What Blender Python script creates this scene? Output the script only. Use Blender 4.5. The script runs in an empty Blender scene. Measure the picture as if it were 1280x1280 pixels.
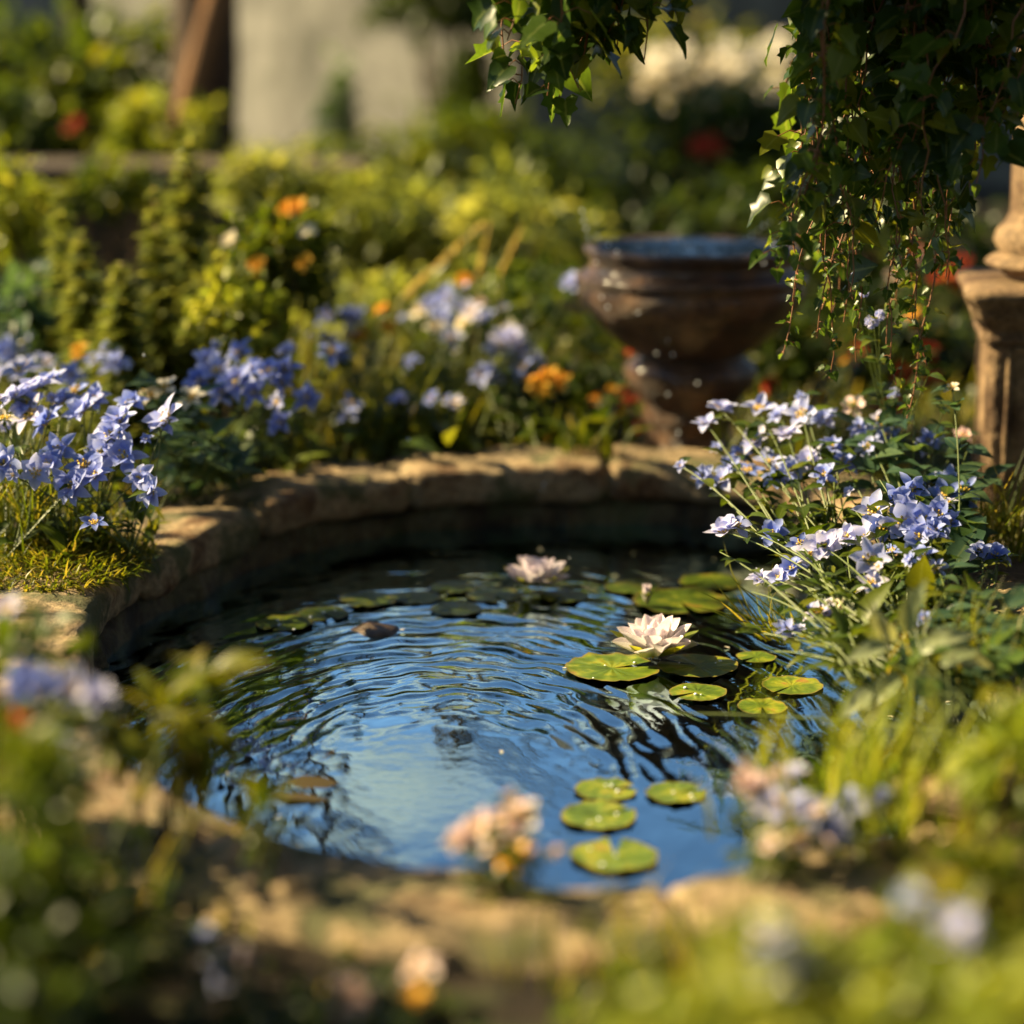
import bpy, math, random
import numpy as np
from mathutils import Vector, Matrix, noise
R = math.radians
C = bpy.context.scene.collection
sc = bpy.context.scene
F = 2600.0; CAMH = 0.8; PITCH = R(13)
cp, sp = math.cos(PITCH), math.sin(PITCH)

# ------------------------------------------------------------------ camera, world, sun, exposure
cam = bpy.data.cameras.new('camera'); co = bpy.data.objects.new('camera', cam); C.objects.link(co)
co.location = (0, 0, CAMH); co.rotation_euler = (R(90) - PITCH, 0, 0)
cam.sensor_width = 36; cam.lens = F / 1280 * 36
cam.clip_start = 0.02; cam.clip_end = 500
cam.dof.use_dof = True; cam.dof.focus_distance = 2.62; cam.dof.aperture_fstop = 1.55
sc.camera = co
SUNV = Vector((-0.80, 0.24, 0.55)).normalized()
SUN_EL = math.asin(SUNV.z); SUN_AZ = math.atan2(SUNV.x, SUNV.y)
w = bpy.data.worlds.new('World'); sc.world = w; w.use_nodes = True
nt = w.node_tree; bg = nt.nodes['Background']
sky = nt.nodes.new('ShaderNodeTexSky'); sky.sky_type = 'NISHITA'; sky.sun_disc = False
sky.sun_elevation = SUN_EL; sky.sun_rotation = SUN_AZ
sky.air_density = 1.0; sky.dust_density = 0.3; sky.ozone_density = 1.2
nt.links.new(sky.outputs[0], bg.inputs[0]); bg.inputs[1].default_value = 0.05
sl = bpy.data.lights.new('sun', 'SUN'); sl.energy = 5.0; sl.angle = R(0.5); sl.color = (1.0, 0.80, 0.44)
so = bpy.data.objects.new('sun', sl); C.objects.link(so)
so.rotation_euler = SUNV.to_track_quat('Z', 'Y').to_euler(); so.location = (-4, 2, 5)
sc.view_settings.view_transform = 'Standard'; sc.view_settings.look = 'None'
sc.view_settings.exposure = 1.8; sc.view_settings.gamma = 1.0
sc.cycles.use_denoising = True
sc.cycles.max_bounces = 7; sc.cycles.transparent_max_bounces = 10
sc.cycles.diffuse_bounces = 3; sc.cycles.glossy_bounces = 3; sc.cycles.transmission_bounces = 4
sc.cycles.caustics_reflective = False; sc.cycles.caustics_refractive = False
sc.cycles.sample_clamp_indirect = 6.0

def ray(px, py):
    a, b = (px - 640) / F, (640 - py) / F
    return a, cp + b * sp, -sp + b * cp
def G(px, py, z=0.0):                       # where the picture point meets height z
    d = ray(px, py); t = (z - CAMH) / d[2]
    return Vector((d[0] * t, d[1] * t, z))
def P(px, py, y):                           # where the picture point meets distance y
    d = ray(px, py); t = y / d[1]
    return Vector((d[0] * t, y, CAMH + d[2] * t))

# ------------------------------------------------------------------ materials
def mat(name): 
    m = bpy.data.materials.new(name); m.use_nodes = True
    n = m.node_tree.nodes; n.clear(); o = n.new('ShaderNodeOutputMaterial')
    return m, m.node_tree, n, m.node_tree.links, o
def ramp(n, cols, pos=None):
    r = n.new('ShaderNodeValToRGB'); e = r.color_ramp.elements
    pos = pos or [i / (len(cols) - 1) for i in range(len(cols))]
    while len(e) < len(cols): e.new(0.5)
    for i, (c, p) in enumerate(zip(cols, pos)): e[i].position = p; e[i].color = (*c, 1)
    return r
def leafmat(name, cols, trans=0.45, tcol=1.6, rough=0.4, spec=0.3, lencols=None, vein=0.0, tw=(1.15, 1.0, .45)):
    m, t, n, l, o = mat(name)
    a = n.new('ShaderNodeAttribute'); a.attribute_name = 'rnd'
    r = ramp(n, cols); l.new(a.outputs['Fac'], r.inputs[0]); col = r.outputs[0]
    nz = n.new('ShaderNodeTexNoise'); nz.inputs['Scale'].default_value = 60; nz.inputs['Detail'].default_value = 3
    if lencols:
        b = n.new('ShaderNodeAttribute'); b.attribute_name = 'len'
        r2 = ramp(n, lencols[0], lencols[1]); l.new(b.outputs['Fac'], r2.inputs[0])
        mx = n.new('ShaderNodeMix'); mx.data_type = 'RGBA'; mx.inputs[0].default_value = lencols[2]
        l.new(col, mx.inputs[6]); l.new(r2.outputs[0], mx.inputs[7]); col = mx.outputs[2]
    if vein:
        b = n.new('ShaderNodeAttribute'); b.attribute_name = 'wid'
        ab = n.new('ShaderNodeMath'); ab.operation = 'ABSOLUTE'; l.new(b.outputs['Fac'], ab.inputs[0])
        lt = n.new('ShaderNodeMapRange'); lt.inputs[1].default_value = 0; lt.inputs[2].default_value = .16; lt.inputs[3].default_value = vein; lt.inputs[4].default_value = 0
        l.new(ab.outputs[0], lt.inputs[0])
        mx = n.new('ShaderNodeMix'); mx.data_type = 'RGBA'; l.new(lt.outputs[0], mx.inputs[0])
        l.new(col, mx.inputs[6]); mx.inputs[7].default_value = (.22, .26, .08, 1); col = mx.outputs[2]
    hs = n.new('ShaderNodeHueSaturation'); l.new(col, hs.inputs['Color'])
    mr = n.new('ShaderNodeMapRange'); mr.inputs[3].default_value = .7; mr.inputs[4].default_value = 1.3
    l.new(nz.outputs[0], mr.inputs[0]); l.new(mr.outputs[0], hs.inputs['Value']); col = hs.outputs[0]
    p = n.new('ShaderNodeBsdfPrincipled'); l.new(col, p.inputs['Base Color'])
    p.inputs['Roughness'].default_value = rough; p.inputs['Specular IOR Level'].default_value = spec
    tr = n.new('ShaderNodeBsdfTranslucent')
    mu = n.new('ShaderNodeMix'); mu.data_type = 'RGBA'; mu.blend_type = 'MULTIPLY'; mu.inputs[0].default_value = 1
    l.new(col, mu.inputs[6]); mu.inputs[7].default_value = (tcol * tw[0], tcol * tw[1], tcol * tw[2], 1)
    l.new(mu.outputs[2], tr.inputs[0])
    ms = n.new('ShaderNodeMixShader'); ms.inputs[0].default_value = trans
    l.new(p.outputs[0], ms.inputs[1]); l.new(tr.outputs[0], ms.inputs[2]); l.new(ms.outputs[0], o.inputs[0])
    return m
def stone(name, cols, scale=9, rough=.75, bump=.5, moss=.0, spec=.3, fine=90, coat=0, dist=.008, bumpscale=30):
    m, t, n, l, o = mat(name)
    tc = n.new('ShaderNodeTexCoord')
    n1 = n.new('ShaderNodeTexNoise'); n1.inputs['Scale'].default_value = scale; n1.inputs['Detail'].default_value = 8; n1.inputs['Roughness'].default_value = .65
    n2 = n.new('ShaderNodeTexNoise'); n2.inputs['Scale'].default_value = fine; n2.inputs['Detail'].default_value = 6; n2.inputs['Roughness'].default_value = .7
    n3 = n.new('ShaderNodeTexNoise'); n3.inputs['Scale'].default_value = bumpscale; n3.inputs['Detail'].default_value = 8
    for q in (n1, n2, n3): l.new(tc.outputs['Object'], q.inputs['Vector'])
    r = ramp(n, cols, [.3 + .4 * i / (len(cols) - 1) for i in range(len(cols))]); l.new(n1.outputs[0], r.inputs[0])
    hs = n.new('ShaderNodeHueSaturation'); l.new(r.outputs[0], hs.inputs['Color'])
    mr = n.new('ShaderNodeMapRange'); mr.inputs[1].default_value = .3; mr.inputs[2].default_value = .7; mr.inputs[3].default_value = .45; mr.inputs[4].default_value = 1.45
    l.new(n2.outputs[0], mr.inputs[0]); l.new(mr.outputs[0], hs.inputs['Value']); col = hs.outputs[0]
    if moss:
        v = n.new('ShaderNodeTexNoise'); v.inputs['Scale'].default_value = 14; v.inputs['Detail'].default_value = 6; l.new(tc.outputs['Object'], v.inputs['Vector'])
        mm = n.new('ShaderNodeMapRange'); mm.inputs[1].default_value = .52; mm.inputs[2].default_value = .62; mm.inputs[4].default_value = moss; l.new(v.outputs[0], mm.inputs[0])
        mx = n.new('ShaderNodeMix'); mx.data_type = 'RGBA'; l.new(mm.outputs[0], mx.inputs[0]); l.new(col, mx.inputs[6]); mx.inputs[7].default_value = (.07, .085, .025, 1); col = mx.outputs[2]
    p = n.new('ShaderNodeBsdfPrincipled'); l.new(col, p.inputs['Base Color']); p.inputs['Roughness'].default_value = rough; p.inputs['Specular IOR Level'].default_value = spec
    p.inputs['Coat Weight'].default_value = coat; p.inputs['Coat Roughness'].default_value = .18
    ad = n.new('ShaderNodeMath'); ad.operation = 'ADD'; l.new(n2.outputs[0], ad.inputs[0]); l.new(n3.outputs[0], ad.inputs[1])
    b = n.new('ShaderNodeBump'); b.inputs['Strength'].default_value = bump; b.inputs['Distance'].default_value = dist; l.new(ad.outputs[0], b.inputs['Height']); l.new(b.outputs[0], p.inputs['Normal'])
    l.new(p.outputs[0], o.inputs[0]); return m
def plain(name, c, rough=.6, spec=.5, emis=0):
    m, t, n, l, o = mat(name); p = n.new('ShaderNodeBsdfPrincipled'); p.inputs['Base Color'].default_value = (*c, 1)
    p.inputs['Roughness'].default_value = rough; p.inputs['Specular IOR Level'].default_value = spec; l.new(p.outputs[0], o.inputs[0]); return m

M = {}
M['coping'] = stone('coping_stone', [(.055, .028, .013), (.17, .090, .040), (.40, .29, .16), (.11, .08, .045), (.24, .13, .06)], scale=7, moss=.7, bump=1.0)
M['wetwall'] = stone('wet_stone', [(.016, .010, .005), (.06, .038, .018), (.17, .14, .07), (.035, .04, .014)], scale=10, rough=.45, moss=.5, bump=1.0)
M['urn'] = stone('urn_glaze', [(.018, .008, .003), (.075, .032, .012), (.24, .12, .05)], scale=14, rough=.42, bump=1.1, spec=.35, coat=.4, dist=.012)
M['pillar'] = stone('pillar_stone', [(.045, .024, .012), (.12, .068, .034), (.26, .17, .09), (.09, .056, .03)], scale=8, bump=.9)
M['soil'] = stone('soil', [(.012, .008, .004), (.03, .019, .009), (.05, .033, .015)], scale=12, rough=.9, bump=1, dist=.03, moss=.5)
M['lowwall'] = stone('low_wall', [(.03, .02, .011), (.08, .055, .032), (.14, .11, .07)], scale=5, bump=.8)
M['plaster'] = stone('pale_plaster', [(.055, .055, .045), (.13, .125, .105), (.21, .20, .17), (.09, .09, .075)], scale=1.6, fine=5, rough=.9, bump=.3, moss=.15)
M['bark'] = stone('bark', [(.05, .028, .014), (.11, .06, .028), (.19, .10, .045)], scale=14, bump=1, dist=.03)
M['redbark'] = stone('red_bark', [(.2, .09, .03), (.3, .14, .05), (.4, .2, .08)], scale=14, bump=1, dist=.02)
M['bed'] = stone('pond_bed', [(.006, .005, .003), (.015, .012, .006), (.03, .022, .01)], scale=14, rough=.9)
M['rock'] = stone('rock', [(.03, .022, .015), (.07, .045, .03), (.11, .07, .045)], scale=14, rough=.35)
GR = [(.022, .040, .004), (.045, .080, .006), (.085, .120, .008), (.15, .16, .012)]
M['green'] = leafmat('green_leaf', GR, vein=.3)
M['dark'] = leafmat('dark_leaf', [(.012, .024, .003), (.026, .046, .005), (.045, .070, .007)], vein=.3)
M['blueleaf'] = leafmat('bluish_leaf', [(.03, .07, .045), (.05, .10, .055), (.08, .13, .05)], rough=.45, vein=.3)
M['yellowgreen'] = leafmat('yellow_green_leaf', [(.10, .155, .012), (.19, .24, .02), (.32, .33, .06)], trans=.5, vein=.2)
M['softgreen'] = leafmat('soft_green_leaf', [(.09, .12, .025), (.17, .21, .045), (.29, .31, .10)], trans=.5)
M['grass'] = leafmat('grass_blade', [(.045, .075, .006), (.09, .12, .009), (.16, .17, .014), (.28, .23, .05)], trans=.5)
M['drygrass'] = leafmat('dry_grass', [(.3, .24, .1), (.45, .38, .18), (.6, .52, .3)], trans=.5)
M['ivy'] = leafmat('ivy_leaf', [(.020, .042, .007), (.038, .075, .010), (.07, .115, .012), (.15, .16, .016)], trans=.45, tcol=2.4, rough=.34, spec=.28, vein=.45)
M['paleleaf'] = leafmat('pale_leaf', [(.25, .3, .15), (.38, .42, .24), (.5, .52, .32)], trans=.4, tcol=1.1, vein=.2)
M['brownleaf'] = leafmat('brown_leaf', [(.04, .028, .010), (.07, .05, .014), (.11, .075, .02)], trans=.2, vein=.6)
M['redstem'] = plain('reddish_stem', (.22, .085, .028), .55)
M['stem'] = plain('green_stem', (.10, .13, .025), .45)
M['palestem'] = plain('pale_stem', (.32, .26, .12), .5)
M['blue'] = leafmat('blue_petal', [(.11, .18, .60), (.20, .28, .74), (.38, .45, .86), (.62, .62, .90)], trans=.42, tcol=1.0, rough=.55, spec=.25, lencols=([(.85, .8, .6), (.13, .20, .68), (.58, .62, .90)], [0, .4, 1], .5), tw=(1, 1, 1))
M['lav'] = leafmat('lavender_petal', [(.30, .36, .78), (.48, .48, .84), (.68, .63, .88), (.84, .72, .82)], trans=.42, tcol=1.0, rough=.55, spec=.25, lencols=([(.88, .82, .55), (.30, .40, .82), (.78, .80, .92)], [0, .4, 1], .5), tw=(1, 1, 1))
M['pink'] = leafmat('pink_petal', [(.82, .52, .52), (.88, .66, .64), (.9, .78, .72)], trans=.4, tcol=1.0, rough=.6, spec=.2, tw=(1, 1, 1))
M['cream'] = leafmat('cream_petal', [(.8, .68, .42), (.85, .76, .55), (.88, .8, .66)], trans=.4, tcol=1.0, rough=.6, spec=.2, tw=(1, 1, 1))
M['orange'] = leafmat('orange_petal', [(.8, .25, .02), (.85, .38, .03), (.85, .5, .05)], trans=.4, tcol=1.0, rough=.6, spec=.2, tw=(1, 1, 1))
M['red'] = leafmat('red_petal', [(.35, .012, .006), (.45, .03, .01), (.5, .06, .02)], trans=.4, tcol=1.0, rough=.6, spec=.2, tw=(1, 1, 1))
M['lily'] = leafmat('lily_petal', [(.88, .78, .80), (.90, .84, .84), (.92, .88, .86)], trans=.3, tcol=1.0, rough=.5, spec=.25, lencols=([(.9, .86, .66), (.92, .86, .86), (.88, .70, .80)], [0, .4, 1], .5), tw=(1, 1, 1))
M['yellow'] = plain('yellow_stamen', (.75, .5, .06), .6)
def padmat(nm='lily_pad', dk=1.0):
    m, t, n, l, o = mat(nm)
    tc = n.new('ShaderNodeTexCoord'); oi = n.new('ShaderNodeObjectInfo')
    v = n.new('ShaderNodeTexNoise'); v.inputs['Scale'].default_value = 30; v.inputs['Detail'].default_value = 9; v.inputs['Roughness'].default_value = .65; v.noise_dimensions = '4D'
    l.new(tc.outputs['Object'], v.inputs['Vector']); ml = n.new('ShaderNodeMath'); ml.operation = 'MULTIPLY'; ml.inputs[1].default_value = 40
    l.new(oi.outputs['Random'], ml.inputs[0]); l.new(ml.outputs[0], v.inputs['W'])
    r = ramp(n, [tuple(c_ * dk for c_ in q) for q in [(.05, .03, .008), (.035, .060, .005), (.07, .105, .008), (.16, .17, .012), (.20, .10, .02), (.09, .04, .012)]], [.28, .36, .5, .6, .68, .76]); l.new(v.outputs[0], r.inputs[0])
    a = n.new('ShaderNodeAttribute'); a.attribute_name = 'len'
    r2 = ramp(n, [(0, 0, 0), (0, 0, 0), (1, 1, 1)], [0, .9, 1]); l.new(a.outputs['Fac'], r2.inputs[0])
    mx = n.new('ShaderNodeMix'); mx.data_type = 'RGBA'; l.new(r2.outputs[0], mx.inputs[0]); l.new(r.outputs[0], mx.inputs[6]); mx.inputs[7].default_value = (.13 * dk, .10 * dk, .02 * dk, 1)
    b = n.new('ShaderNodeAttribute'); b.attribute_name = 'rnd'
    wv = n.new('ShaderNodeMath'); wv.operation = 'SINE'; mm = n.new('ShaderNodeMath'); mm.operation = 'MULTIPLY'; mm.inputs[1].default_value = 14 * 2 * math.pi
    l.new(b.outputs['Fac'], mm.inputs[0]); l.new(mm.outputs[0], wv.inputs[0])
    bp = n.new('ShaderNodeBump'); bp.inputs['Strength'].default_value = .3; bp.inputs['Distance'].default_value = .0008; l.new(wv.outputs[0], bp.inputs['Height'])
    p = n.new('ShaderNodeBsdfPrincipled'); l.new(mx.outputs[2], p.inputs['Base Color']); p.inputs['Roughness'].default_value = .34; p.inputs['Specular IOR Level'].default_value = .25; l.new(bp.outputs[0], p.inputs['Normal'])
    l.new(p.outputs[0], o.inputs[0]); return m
M['pad'] = padmat('lily_pad', 1.35); M['darkpad'] = padmat('shaded_lily_pad', .75)  # second copy has shade put into its colours, for the rear pads
def watermat(name, tint, ior=1.45, fine=.0, boost=1.0, gl=(.60, .88, 1, 1)):
    m, t, n, l, o = mat(name)
    tr = n.new('ShaderNodeBsdfTransparent'); tr.inputs[0].default_value = (*tint, 1)
    g = n.new('ShaderNodeBsdfGlossy'); g.inputs['Roughness'].default_value = .015; g.inputs[0].default_value = gl
    f = n.new('ShaderNodeFresnel'); f.inputs[0].default_value = ior
    tc = n.new('ShaderNodeTexCoord'); nz = n.new('ShaderNodeTexNoise'); nz.inputs['Scale'].default_value = 45; nz.inputs['Detail'].default_value = 3
    l.new(tc.outputs['Object'], nz.inputs['Vector'])
    b = n.new('ShaderNodeBump'); b.inputs['Strength'].default_value = .25; b.inputs['Distance'].default_value = fine; l.new(nz.outputs[0], b.inputs['Height'])
    l.new(b.outputs[0], g.inputs['Normal']); l.new(b.outputs[0], f.inputs['Normal'])
    mb = n.new('ShaderNodeMath'); mb.operation = 'MULTIPLY'; mb.use_clamp = True; mb.inputs[1].default_value = boost; l.new(f.outputs[0], mb.inputs[0])
    ms = n.new('ShaderNodeMixShader'); l.new(mb.outputs[0], ms.inputs[0]); l.new(tr.outputs[0], ms.inputs[1]); l.new(g.outputs[0], ms.inputs[2])
    l.new(ms.outputs[0], o.inputs[0]); return m
M['water'] = watermat('pond_water', (.5, .42, .24), 1.6, .001, 3.1)
M['urnwater'] = watermat('urn_water', (.15, .18, .18), 1.33, .02, .5, (.35, .42, .45, 1))
def dropmat():
    m, t, n, l, o = mat('water_drop'); p = n.new('ShaderNodeBsdfPrincipled')
    p.inputs['Base Color'].default_value = (.9, .95, 1, 1); p.inputs['Roughness'].default_value = .05; p.inputs['Transmission Weight'].default_value = .0; p.inputs['Specular IOR Level'].default_value = 1; p.inputs['IOR'].default_value = 1.33
    l.new(p.outputs[0], o.inputs[0]); return m
M['drop'] = dropmat()

# ------------------------------------------------------------------ mesh building
class MB:
    def __init__(s): s.v = []; s.f = []; s.a = []; s.n = 0
    def add(s, v, f, a=None):
        v = np.asarray(v, float).reshape(-1, 3)
        s.v.append(v)
        if isinstance(f, np.ndarray): s.f.append(f + s.n)
        else:
            by = {}
            for q in f: by.setdefault(len(q), []).append(q)
            for q in by.values(): s.f.append(np.array(q) + s.n)
        s.a.append(np.zeros((len(v), 3)) if a is None else np.asarray(a, float)); s.n += len(v)
    def mesh(s, name, m, off=(0, 0, 0), smooth=True):
        me = bpy.data.meshes.new(name)
        if s.n:
            v = np.concatenate(s.v) - np.array(off); a = np.concatenate(s.a)
            me.vertices.add(len(v)); me.vertices.foreach_set('co', v.ravel())
            li = np.concatenate([q.ravel() for q in s.f]); tot = np.concatenate([np.full(len(q), q.shape[1]) for q in s.f])
            me.loops.add(len(li)); me.loops.foreach_set('vertex_index', li.astype(np.int32))
            me.polygons.add(len(tot)); me.polygons.foreach_set('loop_start', np.concatenate([[0], np.cumsum(tot)[:-1]]).astype(np.int32))
            me.update(calc_edges=True); me.validate()
            for k, nm in enumerate(('rnd', 'len', 'wid')):
                at = me.attributes.new(nm, 'FLOAT', 'POINT'); at.data.foreach_set('value', a[:, k].astype(np.float32))
            me.polygons.foreach_set('use_smooth', np.full(len(tot), smooth))
        me.materials.append(M[m] if isinstance(m, str) else m); me.update()
        return me
    def build(s, name, m, parent=None, smooth=True):
        off = parent_loc(parent) if parent else (0, 0, 0)
        o = bpy.data.objects.new(name, s.mesh(name, m, off, smooth)); C.objects.link(o)
        if parent: o.parent = parent
        return o
def parent_loc(p):
    v = Vector((0, 0, 0))
    while p is not None: v = v + p.location; p = p.parent
    return v
def tag(o, label=None, cat=None, group=None, kind=None):
    for k, v in (('label', label), ('category', cat), ('group', group), ('kind', kind)):
        if v: o[k] = v
    return o
def thing(name, loc, label, cat, group=None):
    o = bpy.data.objects.new(name, None); o.location = loc; o.empty_display_size = .05; C.objects.link(o)
    return tag(o, label, cat, group)

SH = {  # rows: (u on midrib, u on edge, half width)
 'ovate': [(0, 0, .02), (.12, .08, .30), (.35, .3, .5), (.6, .56, .40), (.82, .8, .18), (1, 1, .0)],
 'lance': [(0, 0, .05), (.2, .2, .38), (.45, .45, .5), (.7, .7, .32), (1, 1, .0)],
 'blade': [(0, 0, .5), (.35, .35, .45), (.7, .7, .3), (1, 1, .0)],
 'petal': [(0, 0, .08), (.2, .2, .24), (.45, .43, .42), (.68, .64, .5), (.86, .82, .38), (1, .97, .10)],
 'pointpetal': [(0, 0, .12), (.2, .2, .34), (.45, .45, .5), (.7, .7, .40), (.88, .88, .2), (1, 1, .0)],
 'ivy': [(0, -.10, .02), (.05, -.16, .28), (.12, .02, .50), (.3, .30, .36), (.42, .50, .46), (.58, .56, .22), (.8, .8, .12), (1, 1, .0)],
 'heart': [(0, -.08, .05), (.04, -.12, .3), (.15, .08, .5), (.4, .36, .46), (.65, .62, .27), (.85, .84, .11), (1, 1, .0)],
 'disc': [(0, -.0, .1), (.1, .05, .35), (.35, .3, .5), (.7, .7, .48), (.93, .93, .25), (1, 1, .05)],
}
def nrm(a): return a / np.maximum(np.linalg.norm(a, axis=-1, keepdims=True), 1e-9)
def leaves(mb, Pp, D, U, L, W, shape='ovate', curl=0.4, fold=0.15, rnd=None, rs=None, wav=0.0):
    Pp = np.asarray(Pp, float).reshape(-1, 3); n = max(len(Pp), len(np.asarray(D, float).reshape(-1, 3)))
    if len(Pp) == 0: return
    Pp = np.broadcast_to(Pp, (n, 3))
    rs = rs or np.random
    D = nrm(np.broadcast_to(np.asarray(D, float), (n, 3))); U = np.broadcast_to(np.asarray(U, float), (n, 3))
    S = nrm(np.cross(D, U) + 1e-6); N = np.cross(S, D)
    L = np.broadcast_to(np.asarray(L, float), (n,)); W = np.broadcast_to(np.asarray(W, float), (n,))
    curl = np.broadcast_to(np.asarray(curl, float), (n,)); fold = np.broadcast_to(np.asarray(fold, float), (n,))
    rnd = rs.rand(n) if rnd is None else np.broadcast_to(np.asarray(rnd, float), (n,))
    tb = np.array(SH[shape]); k = len(tb); c = np.where(np.abs(curl) < 1e-3, 1e-3, curl)
    def mid(u):
        x = np.sin(np.outer(c, u)) / c[:, None]; z = -(1 - np.cos(np.outer(c, u))) / c[:, None]
        return Pp[:, None] + L[:, None, None] * (D[:, None] * x[..., None] + N[:, None] * z[..., None])
    m = mid(tb[:, 0]); e = mid(tb[:, 1]); h = W[:, None] * tb[None, :, 2]
    lift = fold[:, None] * h * 2
    if wav: lift = lift + wav * L[:, None] * (rs.rand(n, k) - .5)
    l = e + S[:, None] * h[..., None] + N[:, None] * lift[..., None]
    if wav: lift = lift + wav * L[:, None] * (rs.rand(n, k) - .5)
    r = e - S[:, None] * h[..., None] + N[:, None] * lift[..., None]
    V = np.stack([l, m, r], 2).reshape(-1, 3)
    f = []
    for i in range(k - 1): a = i * 3; f += [(a, a + 3, a + 4, a + 1), (a + 1, a + 4, a + 5, a + 2)]
    f = np.array(f); Fs = (f[None] + (np.arange(n) * k * 3)[:, None, None]).reshape(-1, 4)
    A = np.zeros((n, k, 3, 3)); A[..., 0] = rnd[:, None, None]; A[..., 1] = tb[:, 0][None, :, None]; A[..., 2] = np.array([-1, 0, 1])[None, None, :]
    mb.add(V, Fs, A.reshape(-1, 3))
def tube(mb, pts, r0, r1=None, sides=5, caps=False):
    pts = np.array([tuple(p) for p in pts], float); n = len(pts); r1 = r0 if r1 is None else r1
    t = nrm(np.gradient(pts, axis=0)); ref = np.array([0.13, .9, .3]); s = nrm(np.cross(t, ref)); b = np.cross(t, s)
    r = np.linspace(r0, r1, n) if np.isscalar(r0) else np.asarray(r0)
    a = np.arange(sides) * 2 * np.pi / sides
    V = pts[:, None] + r[:, None, None] * (s[:, None] * np.cos(a)[None, :, None] + b[:, None] * np.sin(a)[None, :, None])
    i = np.arange(n - 1)[:, None] * sides; j = np.arange(sides)[None]; j2 = (j + 1) % sides
    f = np.stack([i + j, i + j2, i + j2 + sides, i + j + sides], -1).reshape(-1, 4)
    mb.add(V.reshape(-1, 3), f)
    if caps: mb.add(V[-1], [tuple(range(sides))]); mb.add(V[0], [tuple(range(sides))[::-1]])
def lathe(mb, prof, c, seg=64, nz=0.0, fr=20):
    prof = np.array(prof, float); a = np.arange(seg) * 2 * np.pi / seg; k = len(prof)
    V = np.stack([c[0] + prof[:, 0:1] * np.cos(a), c[1] + prof[:, 0:1] * np.sin(a), c[2] + prof[:, 1:2] + 0 * a], -1).reshape(-1, 3)
    if nz:
        for q in V:
            d = noise.noise(Vector(q * fr)) * nz; x, y = q[0] - c[0], q[1] - c[1]; rr = math.hypot(x, y) + 1e-6
            q[0] += x / rr * d; q[1] += y / rr * d; q[2] += d * .3
    i = np.arange(k - 1)[:, None] * seg; j = np.arange(seg)[None]; j2 = (j + 1) % seg
    mb.add(V, np.stack([i + j, i + j2, i + j2 + seg, i + j + seg], -1).reshape(-1, 4))
def prism(mb, corners, z0, z1, bev=.0):
    n = len(corners); b = np.array(corners, float); V = []
    c = b.mean(0); ins = lambda e: c + (b - c) * (1 - e / np.linalg.norm(b - c, axis=1, keepdims=True))
    rings = [(ins(bev), z0), (b, z0 + bev), (b, z1 - bev), (ins(bev), z1)]
    for q, z in rings: V += [(x, y, z) for x, y in q]
    f = []
    for k in range(3):
        for i in range(n): f.append((k * n + i, k * n + (i + 1) % n, (k + 1) * n + (i + 1) % n, (k + 1) * n + i))
    f += [tuple(range(n))[::-1], tuple(range(3 * n, 4 * n))]
    mb.add(V, f)
def spline(pts, m, closed=False):
    p = np.array([tuple(q) for q in pts], float); n = len(p); out = []
    K = n if closed else n - 1
    for t in np.linspace(0, K, m, endpoint=not closed):
        i = min(int(t), K - 1); u = t - i
        g = (lambda k: p[k % n]) if closed else (lambda k: p[min(max(k, 0), n - 1)])
        a, b, c, d = g(i - 1), g(i), g(i + 1), g(i + 2)
        out.append(.5 * ((2 * b) + (-a + c) * u + (2 * a - 5 * b + 4 * c - d) * u * u + (-a + 3 * b - 3 * c + d) * u ** 3))
    return np.array(out)
def rdir(rs, n): return nrm(rs.randn(n, 3))
Z = np.array([0, 0, 1.0])

# ------------------------------------------------------------------ pond outline, ground, rim, water
INNER = [(.022, 3.35), (.15, 3.365), (.277, 3.354), (.40, 3.29), (.48, 3.17), (.53, 3.0), (.56, 2.8), (.575, 2.55), (.575, 2.3), (.56, 2.12), (.512, 1.985), (.426, 1.866),
         (.319, 1.774), (.216, 1.70), (.129, 1.665), (.041, 1.66), (-.05, 1.68), (-.13, 1.715), (-.215, 1.765), (-.30, 1.84), (-.38, 1.95), (-.45, 2.10), (-.49, 2.28),
         (-.51, 2.453), (-.513, 2.592), (-.492, 2.742), (-.442, 2.904), (-.375, 3.075), (-.285, 3.2), (-.151, 3.30)]
NP = 560
path = spline(INNER, NP, True)
tan = nrm(np.roll(path, -1, 0) - np.roll(path, 1, 0)); outn = np.stack([-tan[:, 1], tan[:, 0]], 1)
if ((path - path.mean(0)) * outn).sum() < 0: outn = -outn
def ring(off, z): return np.concatenate([path + outn * off, np.full((NP, 1), z)], 1)

mb = MB()   # ground: one sheet from the back of the stone ring out to the horizon
c0 = path.mean(0); rings = [ring(.10, .07), ring(.16, .082)]
for e in (.3, .5, .8, 1.3, 2.2, 4, 8, 16, 40, 120):
    q = ring(.16, .08); d = nrm(q[:, :2] - c0); q[:, :2] += d * e
    for v in q: v[2] = .085 + .02 * noise.noise(Vector((v[0] * 1.3, v[1] * 1.3, 0))) * min(1, e) + .006 * noise.noise(Vector((v[0] * 12, v[1] * 12, 3)))
    rings.append(q)
i = np.arange(len(rings) - 1)[:, None] * NP; j = np.arange(NP)[None]; j2 = (j + 1) % NP
mb.add(np.concatenate(rings), np.stack([i + j, i + j2, i + j2 + NP, i + j + NP], -1).reshape(-1, 4))
tag(mb.build('ground', 'soil'), kind='structure')

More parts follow.
